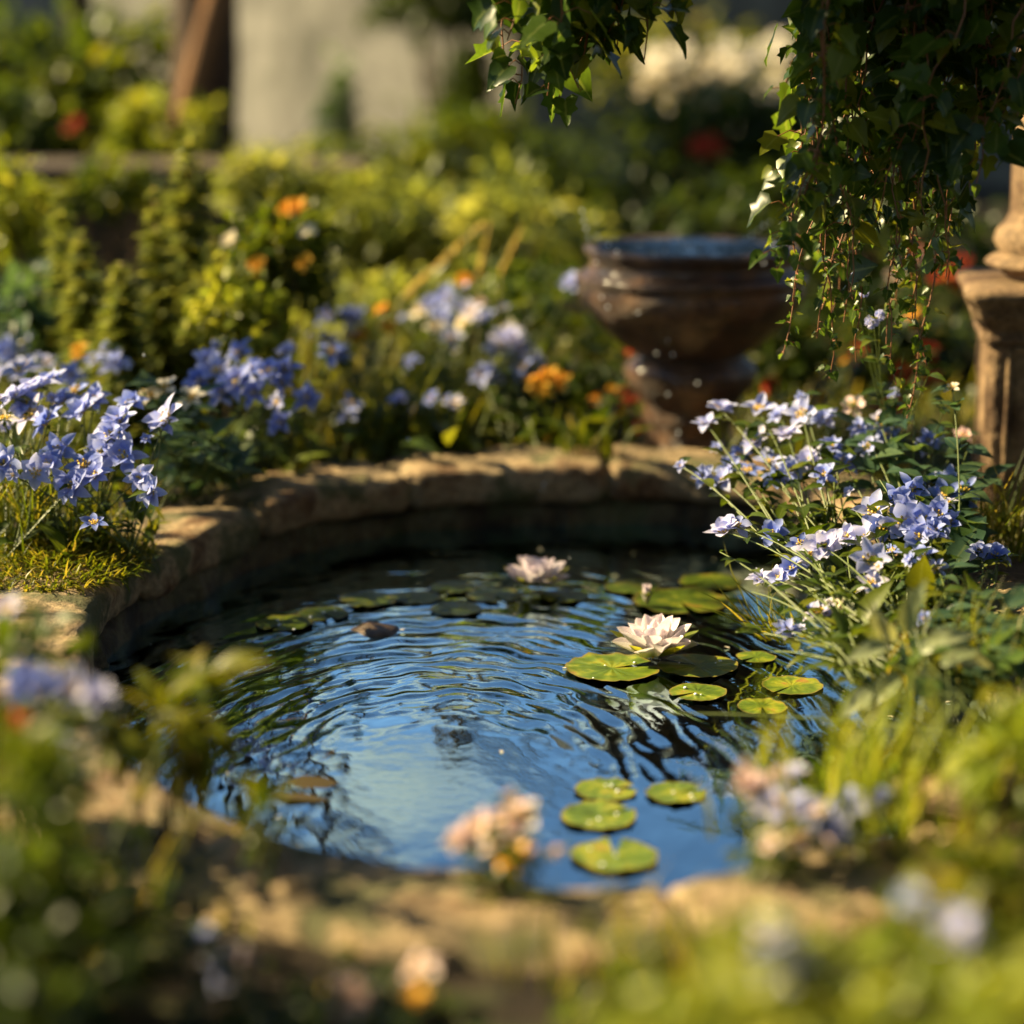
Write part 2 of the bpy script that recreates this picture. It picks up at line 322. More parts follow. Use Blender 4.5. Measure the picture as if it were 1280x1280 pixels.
def loop_mesh(mb, prof, disp, joints=(), seed=0):
    prof = np.array(prof, float); k = len(prof); V = np.zeros((k, NP, 3))
    pn = np.gradient(prof, axis=0); pn = nrm(np.stack([pn[:, 1], -pn[:, 0]], 1))
    ja = np.array(joints)
    ti = np.arange(NP)
    if len(ja): dj = np.min(np.abs((ti[:, None] - ja[None] + NP / 2) % NP - NP / 2), 1); blk = np.searchsorted(ja, ti) % len(ja)
    else: dj = np.full(NP, 99); blk = np.zeros(NP, int)
    rs = np.random.RandomState(seed); bz = rs.uniform(-.005, .005, 99); bo = rs.uniform(-.006, .006, 99)
    for a in range(k):
        for b in range(NP):
            g = math.exp(-(dj[b] / 1.1) ** 2) if len(ja) else 0
            x, y = path[b] + outn[b] * (prof[a, 0] + bo[blk[b]]); z = prof[a, 1] + (bz[blk[b]] if prof[a, 1] > .04 else 0)
            nn = noise.fractal(Vector((x * 9, y * 9, z * 14 + seed)), 1, 2, 4) * disp + noise.noise(Vector((x * 3, y * 3, seed))) * disp * .8 - g * .013
            V[a, b] = (x + outn[b][0] * pn[a, 0] * nn, y + outn[b][1] * pn[a, 0] * nn, z + pn[a, 1] * nn)
    i = np.arange(k - 1)[:, None] * NP; j = np.arange(NP)[None]; j2 = (j + 1) % NP
    mb.add(V.reshape(-1, 3), np.stack([i + j, i + j2, i + j2 + NP, i + j + NP], -1).reshape(-1, 4))
rim = thing('pond_edging', (0, 2.5, 0), 'weathered brown stone rim curving all round the dark pond', 'pond rim')
mb = MB()
cop = [(.05, .040), (.02, .040), (.006, .043), (.001, .050), (-.001, .060), (-.001, .072), (.0, .084), (.005, .094), (.014, .100), (.03, .103), (.06, .104), (.09, .104), (.12, .103), (.145, .100), (.158, .094), (.165, .08), (.166, .05), (.166, .0)]
cop2 = []
for a, b in zip(cop[:-1], cop[1:]): cop2 += [a, ((a[0] + b[0]) / 2, (a[1] + b[1]) / 2)]
cop2.append(cop[-1])
loop_mesh(mb, cop2[::-1], .009, [20, 62, 96, 140, 178, 220, 262, 392, 424, 466, 505, 540], 3)
mb.build('coping', 'coping', rim)
mb = MB()
loop_mesh(mb, [(.05, .05), (.045, .046), (.028, .042), (.02, .03), (.018, .015), (.016, 0), (.018, -.03), (.02, -.1), (.0, -.3), (-.05, -.42)][::-1], .016, [10, 40, 77, 120, 160, 200, 241, 280, 325, 366, 400, 446, 485, 520], 11)
mb.build('inner_wall', 'wetwall', rim)
mb = MB(); q = ring(.05, -.4); mb.add(q, [tuple(range(NP))]); tag(mb.build('pond_bed', 'bed'), kind='structure')

# water: real ripples in the surface
xs = np.arange(-.62, .68, .0042); ys = np.arange(1.55, 3.5, .0046)
X, Y = np.meshgrid(xs, ys)
wq = spline(INNER, 200, True)
from mathutils.geometry import intersect_point_line
def inside(px, py, poly):
    c = np.zeros(px.shape, bool); x, y = poly[:, 0], poly[:, 1]; j = len(poly) - 1
    for i in range(len(poly)):
        if y[i] != y[j]:
            t = ((y[i] > py) != (y[j] > py)) & (px < (x[j] - x[i]) * (py - y[i]) / (y[j] - y[i]) + x[i]); c ^= t
        j = i
    return c
ins = inside(X, Y, (path + outn * .035)[::3])
rc = G(545, 990)
H = np.zeros_like(X)
n1 = np.zeros_like(X); n2 = np.zeros_like(X); n3 = np.zeros_like(X); n4 = np.zeros_like(X); n5 = np.zeros_like(X)
for a in range(X.shape[0]):
    for b in range(X.shape[1]):
        if ins[a, b]:
            x, y = X[a, b], Y[a, b]
            n1[a, b] = noise.noise(Vector((x * 7, y * 3.5, 0))); n2[a, b] = noise.noise(Vector((x * 22, y * 13, 5))); n3[a, b] = noise.noise(Vector((x * 60, y * 26, 9)))
            ex, ey = x - rc[0], (y - rc[1]) * .62; er = math.hypot(ex, ey) + .012 * n2[a, b]; ea = math.atan2(ey, ex)
            n4[a, b] = noise.noise(Vector((er * 52, ea * 3.2, 20))); n5[a, b] = noise.noise(Vector((er * 95, ea * 6, 33)))
dx, dy = X - rc[0], (Y - rc[1]) * .62; rr = np.hypot(dx, dy); an = np.arctan2(dy, dx)
band = np.clip((rr - .10) / .12, 0, 1) * np.exp(-((rr - .32) / .24) ** 2)
band = band * (.25 + .75 * np.clip((Y - 2.05) / .25, 0, 1))
phase = rr * 2 * np.pi / .030 + n1 * 7 + n2 * 2.4
H += band * (.0024 * n4 + .0016 * n5 + .00022 * np.sin(phase))
chop = .25 + .9 * np.exp(-(((X + .30) / .16) ** 2 + ((Y - 2.35) / .35) ** 2)) + .3 * np.clip(Y - 2.5, 0, 1)
H += chop * (.0012 * n2 + .0006 * n3) * np.clip((rr - .03) / .12, .1, 1) + .0007 * n1
idx = -np.ones(X.shape, int); idx[ins] = np.arange(ins.sum())
V = np.stack([X[ins], Y[ins], H[ins]], 1)
q = np.stack([idx[:-1, :-1], idx[:-1, 1:], idx[1:, 1:], idx[1:, :-1]], -1).reshape(-1, 4); q = q[(q >= 0).all(1)]
mb = MB(); mb.add(V, q); tag(mb.build('water', 'water'), kind='structure')

# ------------------------------------------------------------------ urn fountain
urn_c = Vector((P(860, 585, 3.60).x, 3.60, .075))
urn = thing('fountain_urn', urn_c, 'glossy dark brown urn fountain brimming with water behind the pond rim', 'urn')
k = 3.68 / F
def uz(b): return P(860, b, 3.57).z - urn_c.z
def up(prof): return [(a * k * .985, uz(b)) for a, b in prof]
mb = MB(); lathe(mb, up([(40, 586), (70, 586), (73, 580), (72, 574), (66, 570), (60, 565), (54, 556), (50, 545), (50, 536)]), urn_c, 96, .007); mb.build('foot', 'urn', urn)
mb = MB(); lathe(mb, up([(50, 537), (55, 531), (58, 525), (56, 518), (56, 512), (62, 504), (72, 492), (79, 480), (82, 469), (80, 460), (74, 453), (68, 448), (66, 444)]), urn_c, 96, .007); mb.build('bulb', 'urn', urn)
mb = MB(); lathe(mb, up([(66, 446), (72, 440), (84, 436), (90, 431), (100, 422), (114, 408), (128, 393), (137, 380), (141, 370), (141, 362), (138, 356), (143, 352), (144, 347), (141, 343), (132, 340), (127, 336), (127, 325), (130, 321), (134, 317), (134, 312), (130, 309), (124, 309), (120, 314), (118, 330), (110, 345), (60, 360), (0, 362)]), urn_c, 128, .006); mb.build('bowl', 'urn', urn)
mb = MB(); r = 119 * k * .985; zz = uz(313)
rad = np.linspace(0, 1, 14); V = []
for a in rad:
    for b in range(48):
        th = b / 48 * 2 * math.pi; x, y = a * r * math.cos(th), a * r * math.sin(th)
        V.append((urn_c.x + x, urn_c.y + y, urn_c.z + zz + .002 * math.sin(a * 26) + .002 * noise.noise(Vector((x * 40, y * 40, 1)))))
f = [(i * 48 + j, i * 48 + (j + 1) % 48, (i + 1) * 48 + (j + 1) % 48, (i + 1) * 48 + j) for i in range(13) for j in range(48)]
mb.add(V, f); mb.build('water_surface', 'urnwater', urn)
def blob(mb, c, r, sx=1, sz=1):
    t = np.array([(0, 0, 1)] + [(math.cos(a) * s, math.sin(a) * s, z) for s, z in ((.72, .7), (1, 0), (.72, -.7)) for a in np.arange(8) * math.pi / 4] + [(0, 0, -1)])
    f = [(0, 1 + j, 1 + (j + 1) % 8) for j in range(8)] + [(25, 17 + (j + 1) % 8, 17 + j) for j in range(8)]
    f += [(1 + i * 8 + j, 9 + i * 8 + j, 9 + i * 8 + (j + 1) % 8, 1 + i * 8 + (j + 1) % 8) for i in range(2) for j in range(8)]
    mb.add(np.array(c) + t * np.array([r * sx, r * sx, r * sz]), f)
rs = np.random.RandomState(5); mb = MB()
for px, py, y, r in [(728, 264, 3.55, 3), (730, 276, 3.55, 2.4), (733, 286, 3.55, 2.8), (735, 297, 3.5, 2.4), (955, 282, 3.5, 3), (948, 288, 3.5, 2.2), (940, 294, 3.5, 2.6), (932, 299, 3.5, 2), (962, 278, 3.5, 2), (967, 306, 3.45, 3.5), (852, 303, 3.5, 3), (860, 308, 3.5, 2.5), (761, 306, 3.5, 2.6), (771, 314, 3.45, 2.8), (747, 296, 3.6, 2), (841, 324, 3.45, 2.5), (955, 329, 3.43, 2.5), (924, 378, 3.43, 2.4), (933, 370, 3.43, 2.2), (752, 372, 3.45, 2.5), (760, 384, 3.45, 2.6), (798, 391, 3.43, 2.4), (745, 328, 3.45, 3), (835, 426, 3.45, 2.2), (821, 442, 3.42, 2.2), (841, 443, 3.42, 2.2), (872, 479, 3.42, 2.6), (848, 541, 3.42, 2.4), (835, 493, 3.42, 2), (860, 412, 3.45, 2), (680, 605, 3.2, 2), (679, 612, 3.2, 1.6), (511, 549, 3.1, 2.4), (180, 444, 2.9, 2.2), (712, 698, 2.9, 1.5), (596, 1168, 1.9, 1.6), (390, 1030, 1.72, 5)]:
    blob(mb, P(px, py, y), r * y / F * .62, 1, rs.uniform(1, 1.5))
for i in range(26):
    a = rs.uniform(0, 1); px = 735 + a * 250; py = 322 - rs.exponential(10); blob(mb, P(px, py, 3.5), .0011 * rs.uniform(.5, 1.4))
tag(mb.build('water_droplets', 'drop'), 'clear water droplets splashing from the brown urn', 'droplets', None, 'stuff')

# ------------------------------------------------------------------ pillar on the right
pc = P(1222, 520, 3.08); pcx, pcy = pc.x + .165, 3.08 + .12
pil = thing('stone_pillar', (pcx, pcy, .08), 'carved brown stone pillar on a square pedestal behind the blue flowers', 'pillar')
zpx = lambda py: P(1260, py, 3.06).z
def sq(h, rot=R(-9), ch=.012):
    q = []
    for sx, sy in ((-1, -1), (1, -1), (1, 1), (-1, 1)):
        a, b = (sx * h, sy * (h - ch)), (sx * (h - ch), sy * h)
        for x, y in ((a, b) if sx * sy > 0 else (b, a)): q.append((pcx + x * math.cos(rot) - y * math.sin(rot), pcy + x * math.sin(rot) + y * math.cos(rot)))
    return q
def roughprism(parts, name, nz=.004):
    mb = MB()
    rows = [] 
    n = len(sq(.1)); per = 12
    for h, z in parts:
        q = np.array(sq(h)); r = []
        for i in range(n):
            a, b = q[i], q[(i + 1) % n]; r += [a + (b - a) * t / per for t in range(per)]
        r = np.array(r); V = np.concatenate([r, np.full((len(r), 1), z)], 1)
        for v in V:
            d = noise.fractal(Vector(v * 16), 1, 2, 3) * nz; e = Vector((v[0] - pcx, v[1] - pcy)).normalized(); v[0] += e.x * d; v[1] += e.y * d
        rows.append(V)
    K = n * per; i = np.arange(len(rows) - 1)[:, None] * K; j = np.arange(K)[None]; j2 = (j + 1) % K
    mb.add(np.concatenate(rows), np.stack([i + j, i + j2, i + j2 + K, i + j + K], -1).reshape(-1, 4))
    mb.add(rows[-1], [tuple(range(K))]); return mb.build(name, 'pillar', pil)
z0 = .05; zs = [z0 + (zpx(432) - z0) * t / 26 for t in range(27)]
roughprism([(.132, z) for z in zs], 'shaft', .005)
roughprism([(.142, zpx(432)), (.146, zpx(426)), (.142, zpx(420)), (.146, zpx(414)), (.155, zpx(404)), (.160, zpx(394)), (.160, zpx(386)), (.166, zpx(380)), (.170, zpx(374)), (.170, zpx(368)), (.160, zpx(364)), (.12, zpx(362))], 'cap', .004)
mb = MB(); lathe(mb, [(.0, zpx(364) - .08), (.095, zpx(364) - .08), (.112, zpx(355) - .08), (.112, zpx(348) - .08), (.130, zpx(346) - .08), (.136, zpx(341) - .08), (.128, zpx(335) - .08), (.112, zpx(332) - .08), (.116, zpx(326) - .08), (.124, zpx(312) - .08), (.119, zpx(300) - .08), (.106, zpx(288) - .08), (.100, zpx(276) - .08)], (pcx, pcy, .08), 56, .006, 22); mb.build('column_base', 'pillar', pil)
mb = MB(); lathe(mb, [(.100, zpx(277) - .08 + i * .03) for i in range(24)] + [(.13, zpx(277) + .62), (.13, zpx(277) + .68)], (pcx, pcy, .08), 56, .007, 18); mb.build('column', 'pillar', pil)
mb = MB()   # carved raised frame on the pedestal's front
rot = R(-9)
def pf(u, v): return (pcx + u * math.cos(rot) + .133 * math.sin(rot), pcy + u * math.sin(rot) - .133 * math.cos(rot), v)
for a, b in (((-.1, .14), (-.1, zpx(440))), ((.1, .14), (.1, zpx(440))), ((-.1, zpx(440)), (.1, zpx(440)))):
    tube(mb, [pf(*a), pf((a[0] + b[0]) / 2, (a[1] + b[1]) / 2), pf(*b)], .006, .006, 8)
mb.build('panel_moulding', 'pillar', pil)
# timber beam the ivy hangs from (rests on the pillar)
mb = MB(); zt = zpx(277) + .76
prism(mb, [(-.35, 2.86), (1.25, 3.06), (1.25, 3.2), (-.35, 3.0)], zt, zt + .09, .006)
# (kept low in view: it lies above the picture's top edge)
beam = tag(mb.build('timber_beam', 'bark', None, False), 'old timber beam resting on the pillar and carrying the ivy', 'beam')
beam_z = zt

# ------------------------------------------------------------------ lily pads and water lilies
rs = np.random.RandomState(21)
def pad(px, py, wpx, label, notch=None, tilt=0, dome=0.0, z=.0016):
    c = G(px, py, z); r = wpx / F * c.y / cp * .5 * 1.0
    mb = MB(); K = 60; rings = [0, .35, .7, .9, 1.0]; notch = rs.uniform(3.6, 5.8) if notch is None else notch
    V = []; A = []
    for q in rings:
        for i in range(K + 1):
            t = i / K; nw = .14 + .3 * ((px * 7) % 10) / 10; a = notch + nw / 2 + t * (2 * math.pi - nw)
            nz_ = noise.noise(Vector((math.cos(a) * 3, math.sin(a) * 3, px * .37))); rad = q * r * (1 + .07 * noise.noise(Vector((math.cos(a) * 1.2, math.sin(a) * 1.2, px * .11))) + (.035 * nz_ if q > .8 else 0) - (.10 * max(0, noise.noise(Vector((math.cos(a) * 5, math.sin(a) * 5, py * .37))) - .35) if q == 1.0 else 0))
            zz = r * (.10 * max(0, q - .8) * 5 * max(0, nz_) + .012 * (1 + math.sin(5 * a + px)) * q) + dome * (1 - q * q)
            V.append((c.x + rad * math.cos(a), c.y + rad * math.sin(a), z + zz + .001)); A.append((t, q, 0))
    W = K + 1; f = [(i * W + j, i * W + j + 1, (i + 1) * W + j + 1, (i + 1) * W + j) for i in range(len(rings) - 1) for j in range(K)]
    mb.add(V, f, A)
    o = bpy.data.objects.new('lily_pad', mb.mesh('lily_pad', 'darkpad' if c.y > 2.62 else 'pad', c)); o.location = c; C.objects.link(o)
    return tag(o, label, 'lily pad', 'lily pads floating on the pond')
PADS = [
 (765, 836, 118, 'large yellow-green lily pad left of the nearer white water lily', .3),
 (872, 833, 102, 'olive lily pad touching the right side of the nearer water lily', 2.6),
 (872, 866, 74, 'dark green lily pad just below the nearer water lily', None),
 (757, 988, 80, 'small oval green pad, upper left of the four near pads', .2),
 (845, 992, 78, 'green pad with clear water round it, rightmost of the four near pads', .4),
 (749, 1020, 100, 'mottled green pad overlapping below the small oval pad', .5),
 (768, 1070, 112, 'biggest green pad of the near four, half behind the near rim', 1.5),
 (355, 780, 72, 'glossy dark pad nearest the left wall with a bright wet edge', None),
 (404, 768, 64, 'glossy dark pad just right of the one nearest the left wall', None),
 (460, 750, 72, 'dark green pad, leftmost of the shaded pads at the back', None),
 (520, 748, 62, 'dark pad with a pale water ring in the shaded back cluster', None),
 (570, 762, 66, 'dark pad in front of the pale ringed pad', None),
 (565, 735, 60, 'dark pad at the far side of the shaded back cluster', None),
 (618, 745, 70, 'dim green pad just left of the far water lily', None),
 (705, 746, 62, 'light green pad under the far water lily on its right', None),
 (850, 752, 120, 'wide green pad in the shade behind the lily bud', None),
 (888, 728, 80, 'dim pad at the back near the overhanging blue flowers', None),
 (790, 735, 70, 'dim pad just behind the lily bud', None),
 (945, 822, 50, 'small pad under the overhanging grass stems', None),
 (990, 858, 78, 'long olive pad beneath the overhanging plant at the right', None),
 (952, 884, 64, 'olive pad near the long horizontal grass blade', None),
 (300, 812, 60, 'nearly black pad in the shadow of the left wall', None),
]
for px, py, wp, lb, no in PADS: pad(px, py, wp, lb, no)

def waterlily(px, py, wpx, label, seed, ang0=0, openness=1.0, sep=True):
    rs = np.random.RandomState(seed); c = G(px, py, .006); R_ = wpx / F * c.y / cp * .5
    t = thing('water_lily', c, label, 'water lily', 'white water lilies')
    mb = MB()
    for lay, (n, el, L, wd) in enumerate([(8, 12, 1.0, .48), (8, 30, .98, .5), (7, 46, .9, .46), (5, 60, .72, .38)]):
        a = np.arange(n) * 2 * np.pi / n + lay * .45 + ang0 + rs.uniform(-.12, .12, n); e = R(el) * openness + rs.uniform(-.12, .12, n)
        D = np.stack([np.cos(a) * np.cos(e), np.sin(a) * np.cos(e), np.sin(e)], 1); U = np.stack([-np.cos(a) * np.sin(e), -np.sin(a) * np.sin(e), np.cos(e)], 1)
        Pp = np.array(c) + D * np.array([1, 1, .2]) * R_ * .10 + [0, 0, .004]
        leaves(mb, Pp, D, U, R_ * L * rs.uniform(.88, 1.08, n), R_ * wd * rs.uniform(.9, 1.15, n), 'pointpetal', rs.uniform(-.7, -.2, n), .45, None, rs)
    mb.build('petals', 'lily', t)
    mb = MB()
    for i in range(26):
        a = rs.uniform(0, 6.28); q = rs.uniform(.02, .16) * R_; b = Vector(c) + Vector((math.cos(a) * q, math.sin(a) * q, .004))
        tube(mb, [b, b + Vector((math.cos(a) * q * .5, math.sin(a) * q * .5, R_ * .38))], .0012, .0006, 4)
    mb.build('stamens', 'yellow', t)
    if sep:
        mb = MB(); n = 5; a = np.arange(n) * 2 * np.pi / n + .3; D = np.stack([np.cos(a), np.sin(a), np.full(n, .22)], 1)
        leaves(mb, np.array(c) + [0, 0, .003], D, Z, R_ * 1.1, R_ * .4, 'pointpetal', -.5, .3, None, rs); mb.build('sepals', 'yellowgreen', t)
waterlily(818, 824, 124, 'large open white-pink water lily between two sunlit pads', 3, .2)
waterlily(670, 736, 92, 'smaller pale pink water lily in the shaded far part of the pond', 8, .5)
c = G(808, 757, .004); t = thing('lily_bud', c, 'small closed white lily bud in a green cup right of the far lily', 'lily bud'); rs = np.random.RandomState(9)
for nm, m_, n, L, el in (('petals', 'lily', 7, .03, 76), ('sepals', 'yellowgreen', 4, .024, 60)):
    mb = MB(); a = np.arange(n) * 6.283 / n; D = np.stack([np.cos(a) * .3, np.sin(a) * .3, np.full(n, 1.0)], 1); U = np.stack([-np.cos(a), -np.sin(a), np.full(n, .3)], 1)
    leaves(mb, np.array(c) + D * .002, D, U, L, .013, 'pointpetal', -.2 if nm == 'petals' else .5, .5, None, rs); mb.build(nm, m_, t)
# rock breaking the surface, drifting leaf, long grass blade
def rockobj(px, py, z, sx, sy, sz, label, m='rock', name='rock'):
    c = G(px, py, z); mb = MB(); V = []; K = 20
    for i in range(1, 12):
        ph = i / 12 * math.pi
        for j in range(K): V.append((math.cos(j / K * 6.2832) * math.sin(ph), math.sin(j / K * 6.2832) * math.sin(ph), math.cos(ph)))
    V = [Vector(v) * (1 + .25 * noise.noise(Vector(v) * 2 + Vector((px, py, 0)))) for v in V]
    V = [(c.x + v.x * sx, c.y + v.y * sy, c.z + v.z * sz) for v in V]
    f = [(i * K + j, i * K + (j + 1) % K, (i + 1) * K + (j + 1) % K, (i + 1) * K + j) for i in range(10) for j in range(K)] + [tuple(range(K))[::-1], tuple(range(10 * K, 11 * K))]
    mb.add(V, f); o = bpy.data.objects.new(name, mb.mesh(name, m, c)); o.location = c; C.objects.link(o); return tag(o, label, name)
rockobj(468, 794, -.008, .036, .04, .016, 'dark wet stone breaking the water in front of the shaded pads')
rockobj(1215, 1000, .11, .07, .05, .03, 'brown stone on the right end of the near rim', 'coping', 'stone')
mb = MB(); c = G(395, 984, .003); rs = np.random.RandomState(4)
leaves(mb, [c - Vector((.03, 0, .004))], [(1, -.1, 0)], Z, .10, .075, 'heart', .12, .03, .5, rs, .05); tag(mb.build('fallen_leaf', 'brownleaf'), 'brown leaf floating at the edge of the bright blue reflection', 'leaf')

rs = np.random.RandomState(77); mb = MB()
for i in range(90):
    x, y = rs.uniform(-.5, .55), rs.uniform(1.7, 3.3)
    if inside(np.array([x]), np.array([y]), path[::3])[0] and (x > .25 or x < -.3 or y > 2.5 or i % 4 == 0):
        a = rs.uniform(0, 6.28); l = rs.uniform(.003, .009); leaves(mb, [(x, y, .0016)], [(math.cos(a), math.sin(a), 0)], Z, l, l * .5, 'petal', .2, .1, None, rs)
tag(mb.build('floating_petals', 'cream'), 'tiny pale petals and specks drifting on the water', 'petals', None, 'stuff')
mb = MB()
for px, py, wp, _, _ in PADS[:9]:
    for i in range(3): blob(mb, G(px + rs.uniform(-.3, .3) * wp, py + rs.uniform(-.1, .1) * wp, .004), rs.uniform(.0012, .0028), 1, .6)
tag(mb.build('water_beads', 'drop'), 'clear beads of water lying on the lily pads', 'droplets', None, 'stuff')
# ------------------------------------------------------------------ flowers
FM = {}
def flower_protos(key, m, n=4, L=.023, petals=(5, 7), dbl=.5, cup=.25, shape='petal'):
    out = []
    for s in range(n):
        rs = np.random.RandomState(100 + s); mb = MB(); np_ = rs.randint(petals[0], petals[1] + 1); base = rs.rand(); shp = shape if s % 2 else 'pointpetal'
        for lay in range(2 if rs.rand() < dbl else 1):
            a = np.arange(np_) * 6.2832 / np_ + lay * .5 + rs.uniform(-.12, .12, np_); e = cup + lay * .5 + rs.uniform(-.15, .15, np_)
            D = np.stack([np.cos(a) * np.cos(e), np.sin(a) * np.cos(e), np.sin(e)], 1)
            U = np.stack([-np.cos(a) * np.sin(e), -np.sin(a) * np.sin(e), np.cos(e)], 1)
            leaves(mb, D * .0015, D + rs.uniform(-.12, .12, (np_, 3)), U, L * (1 - .25 * lay) * rs.uniform(.85, 1.1, np_), L * .6 * rs.uniform(.7, 1.2, np_), shp, rs.uniform(-.3, 1.1, np_), .22, np.clip(base + rs.uniform(-.2, .2, np_), 0, 1), rs, .05)
        cm = MB()
        for i in range(9):
            a = i * 2.4; q = .0012 * math.sqrt(i) ; tube(cm, [(math.cos(a) * q, math.sin(a) * q, 0), (math.cos(a) * q * 1.8, math.sin(a) * q * 1.8, .0045)], .0005, .0009, 4, True)
        out.append((mb.mesh(key + '_flower', m), cm.mesh('stamens', 'yellow')))
    FM[key] = out
flower_protos('blue', 'blue', 7, .025, (5, 7), .7, .3, 'petal'); flower_protos('lav', 'lav', 7, .026, (6, 8), .8, .35, 'pointpetal'); flower_protos('pink', 'pink', 3, .02, (5, 6)); flower_protos('cream', 'cream', 2, .02)
flower_protos('orange', 'orange', 2, .02, (6, 8), 1.0); flower_protos('red', 'red', 2, .02, (6, 8), 1.0)
def put_flower(parent, pos, up, key, s, rs, centre=True):
    pm, cm = FM[key][rs.randint(len(FM[key]))]; off = parent_loc(parent)
    o = bpy.data.objects.new('flower', pm); C.objects.link(o); o.parent = parent; o.location = Vector(pos) - off
    q = Vector(up).to_track_quat('Z', 'X').to_matrix().to_4x4() @ Matrix.Rotation(rs.uniform(0, 6.28), 4, 'Z'); o.rotation_euler = q.to_euler(); o.scale = (s, s, s)
    if centre: c = bpy.data.objects.new('stamens', cm); C.objects.link(c); c.parent = o; c.scale = (1.4, 1.4, 1.4)
def bez(a, b, bow, n=7):
    a, b = Vector(a), Vector(b); m = (a + b) / 2 + Vector(bow); return [(1 - t) ** 2 * a + 2 * t * (1 - t) * m + t * t * b for t in np.linspace(0, 1, n)]
def plant(name, root, label, cat, group, flowers, seed, leafm='green', stemm='stem', leafn=5, leafL=.03, leafW=.4, shape='lance', basal=12, basalL=.06, tgt=(-.3, -.5, .8), extra=(), centre=True, stem_r=.0012, spread=.05, bshape=None):
    rs = np.random.RandomState(seed); root = Vector(root); t = thing(name, root, label, cat, group)
    st = MB(); lf = MB(); ends = []
    for px, py, y, s, key in flowers:
        e = P(px, py, y); b = root + Vector((rs.uniform(-1, 1) * spread, rs.uniform(-1, 1) * spread, 0))
        ends.append((e, b, s, key))
    for px, py, y in extra:
        ends.append((P(px, py, y), root + Vector((rs.uniform(-1, 1) * spread, rs.uniform(-1, 1) * spread, 0)), 0, None))
    for i_ in range(len(flowers) // 3):
        e, b, s_, k_ = ends[rs.randint(len(flowers))]; ends.append((e + Vector(rs.uniform(-.035, .035, 3)), b, .42, flowers[0][4]))
    for e, b, s, key in ends:
        pts = bez(b, e, ((b - e).x * -.15 + rs.uniform(-.02, .02), rs.uniform(-.02, .02), abs((b - e).length) * .12), 9)
        tube(st, pts, stem_r * 1.3, stem_r * .7, 5)
        for k_ in range(int(leafn * 1.7)):
            i = rs.randint(2, 9); p0 = pts[i]; a = rs.uniform(0, 6.28); D = Vector((math.cos(a), math.sin(a), rs.uniform(-.1, .9)))
            l = leafL * rs.uniform(.5, 1.2); leaves(lf, [p0], [D], Z + np.array([rs.uniform(-.3, .3), -.3, 0]), l, l * leafW, shape, rs.uniform(.2, 1), .15, None, rs, .04)
        if key:
            up = Vector(tgt) + Vector(rs.uniform(-.45, .45, 3)); put_flower(t, e, up, key, s, rs, centre)
            leaves(lf, np.array([tuple(e)] * 4) - np.array(up.normalized()) * .002, rdir(rs, 4) * .6 - np.array(up.normalized()) * .2, Z, .008, .004, 'lance', .3, .1, None, rs)
    n = basal
    if n:
        a = rs.uniform(0, 6.28, n); e = rs.uniform(.2, 1.2, n); D = np.stack([np.cos(a) * np.cos(e), np.sin(a) * np.cos(e), np.sin(e)], 1)
        Pb = np.array(root) + np.stack([rs.uniform(-1, 1, n) * spread * 1.3, rs.uniform(-1, 1, n) * spread * 1.3, rs.uniform(0, .05, n)], 1)
        l = basalL * rs.uniform(.6, 1.2, n); leaves(lf, Pb, D, Z + rs.uniform(-.3, .3, 3), l, l * (leafW if bshape is None else .55), bshape or shape, rs.uniform(.3, 1.2, n), .15, None, rs, .05)
    st.build('stems', stemm, t); lf.build('leaves', leafm, t); return t

B, LV = 'blue', 'lav'
g = 'blue flowering plants spilling over the right rim'
plant('flowering_plant', G(1075, 745, .1), 'tall plant with lavender-white flowers leaning left past the urn', 'flowering plant', g,
  [(900, 512, 2.9, 1.0, LV), (884, 531, 2.88, .9, LV), (948, 513, 2.9, 1.1, LV), (975, 520, 2.95, .9, LV), (1003, 518, 2.86, 1.1, LV), (1030, 526, 2.88, 1.0, LV), (945, 552, 2.85, 1.0, LV), (985, 545, 2.83, .9, LV), (962, 580, 2.8, 1.1, LV), (935, 590, 2.8, 1.0, B), (912, 584, 2.82, .9, B),
   (1012, 578, 2.78, 1.1, LV), (990, 590, 2.76, 1.0, LV), (878, 596, 2.8, .8, LV), (905, 602, 2.78, .9, LV), (1040, 560, 2.8, .9, B), (1052, 578, 2.78, 1.0, B), (968, 600, 2.75, .8, B), (925, 570, 2.86, .8, B), (1030, 595, 2.7, .9, B)], 1, 'green', 'stem', 5, .035, .4, 'lance', 26, .07, extra=[(1010, 640, 2.7), (980, 650, 2.7), (1040, 660, 2.7), (1060, 620, 2.7), (960, 625, 2.75)], spread=.06)
plant('flowering_plant', G(1150, 730, .1), 'small blue flowers among bluish leaves beside the pillar', 'flowering plant', g,
  [(1075, 535, 2.85, .8, LV), (1066, 508, 2.98, 1.0, 'pink'), (1110, 545, 2.85, .9, B), (1085, 560, 2.8, .8, B), (1160, 552, 2.85, .9, B), (1170, 556, 2.86, .8, B), (1100, 523, 2.9, .6, LV), (1205, 545, 2.95, .9, 'pink'), (1190, 485, 2.75, .6, 'cream'), (1182, 620, 2.7, 1.0, B), (1205, 614, 2.7, .9, B), (1185, 600, 2.74, .9, B), (1165, 605, 2.74, .9, B), (1200, 632, 2.7, .9, B)], 2, 'blueleaf', 'stem', 6, .05, .5, 'ovate', 30, .08, extra=[(1140, 500, 2.9), (1120, 560, 2.8), (1150, 590, 2.8), (1210, 560, 2.8), (1230, 600, 2.8)], spread=.07)
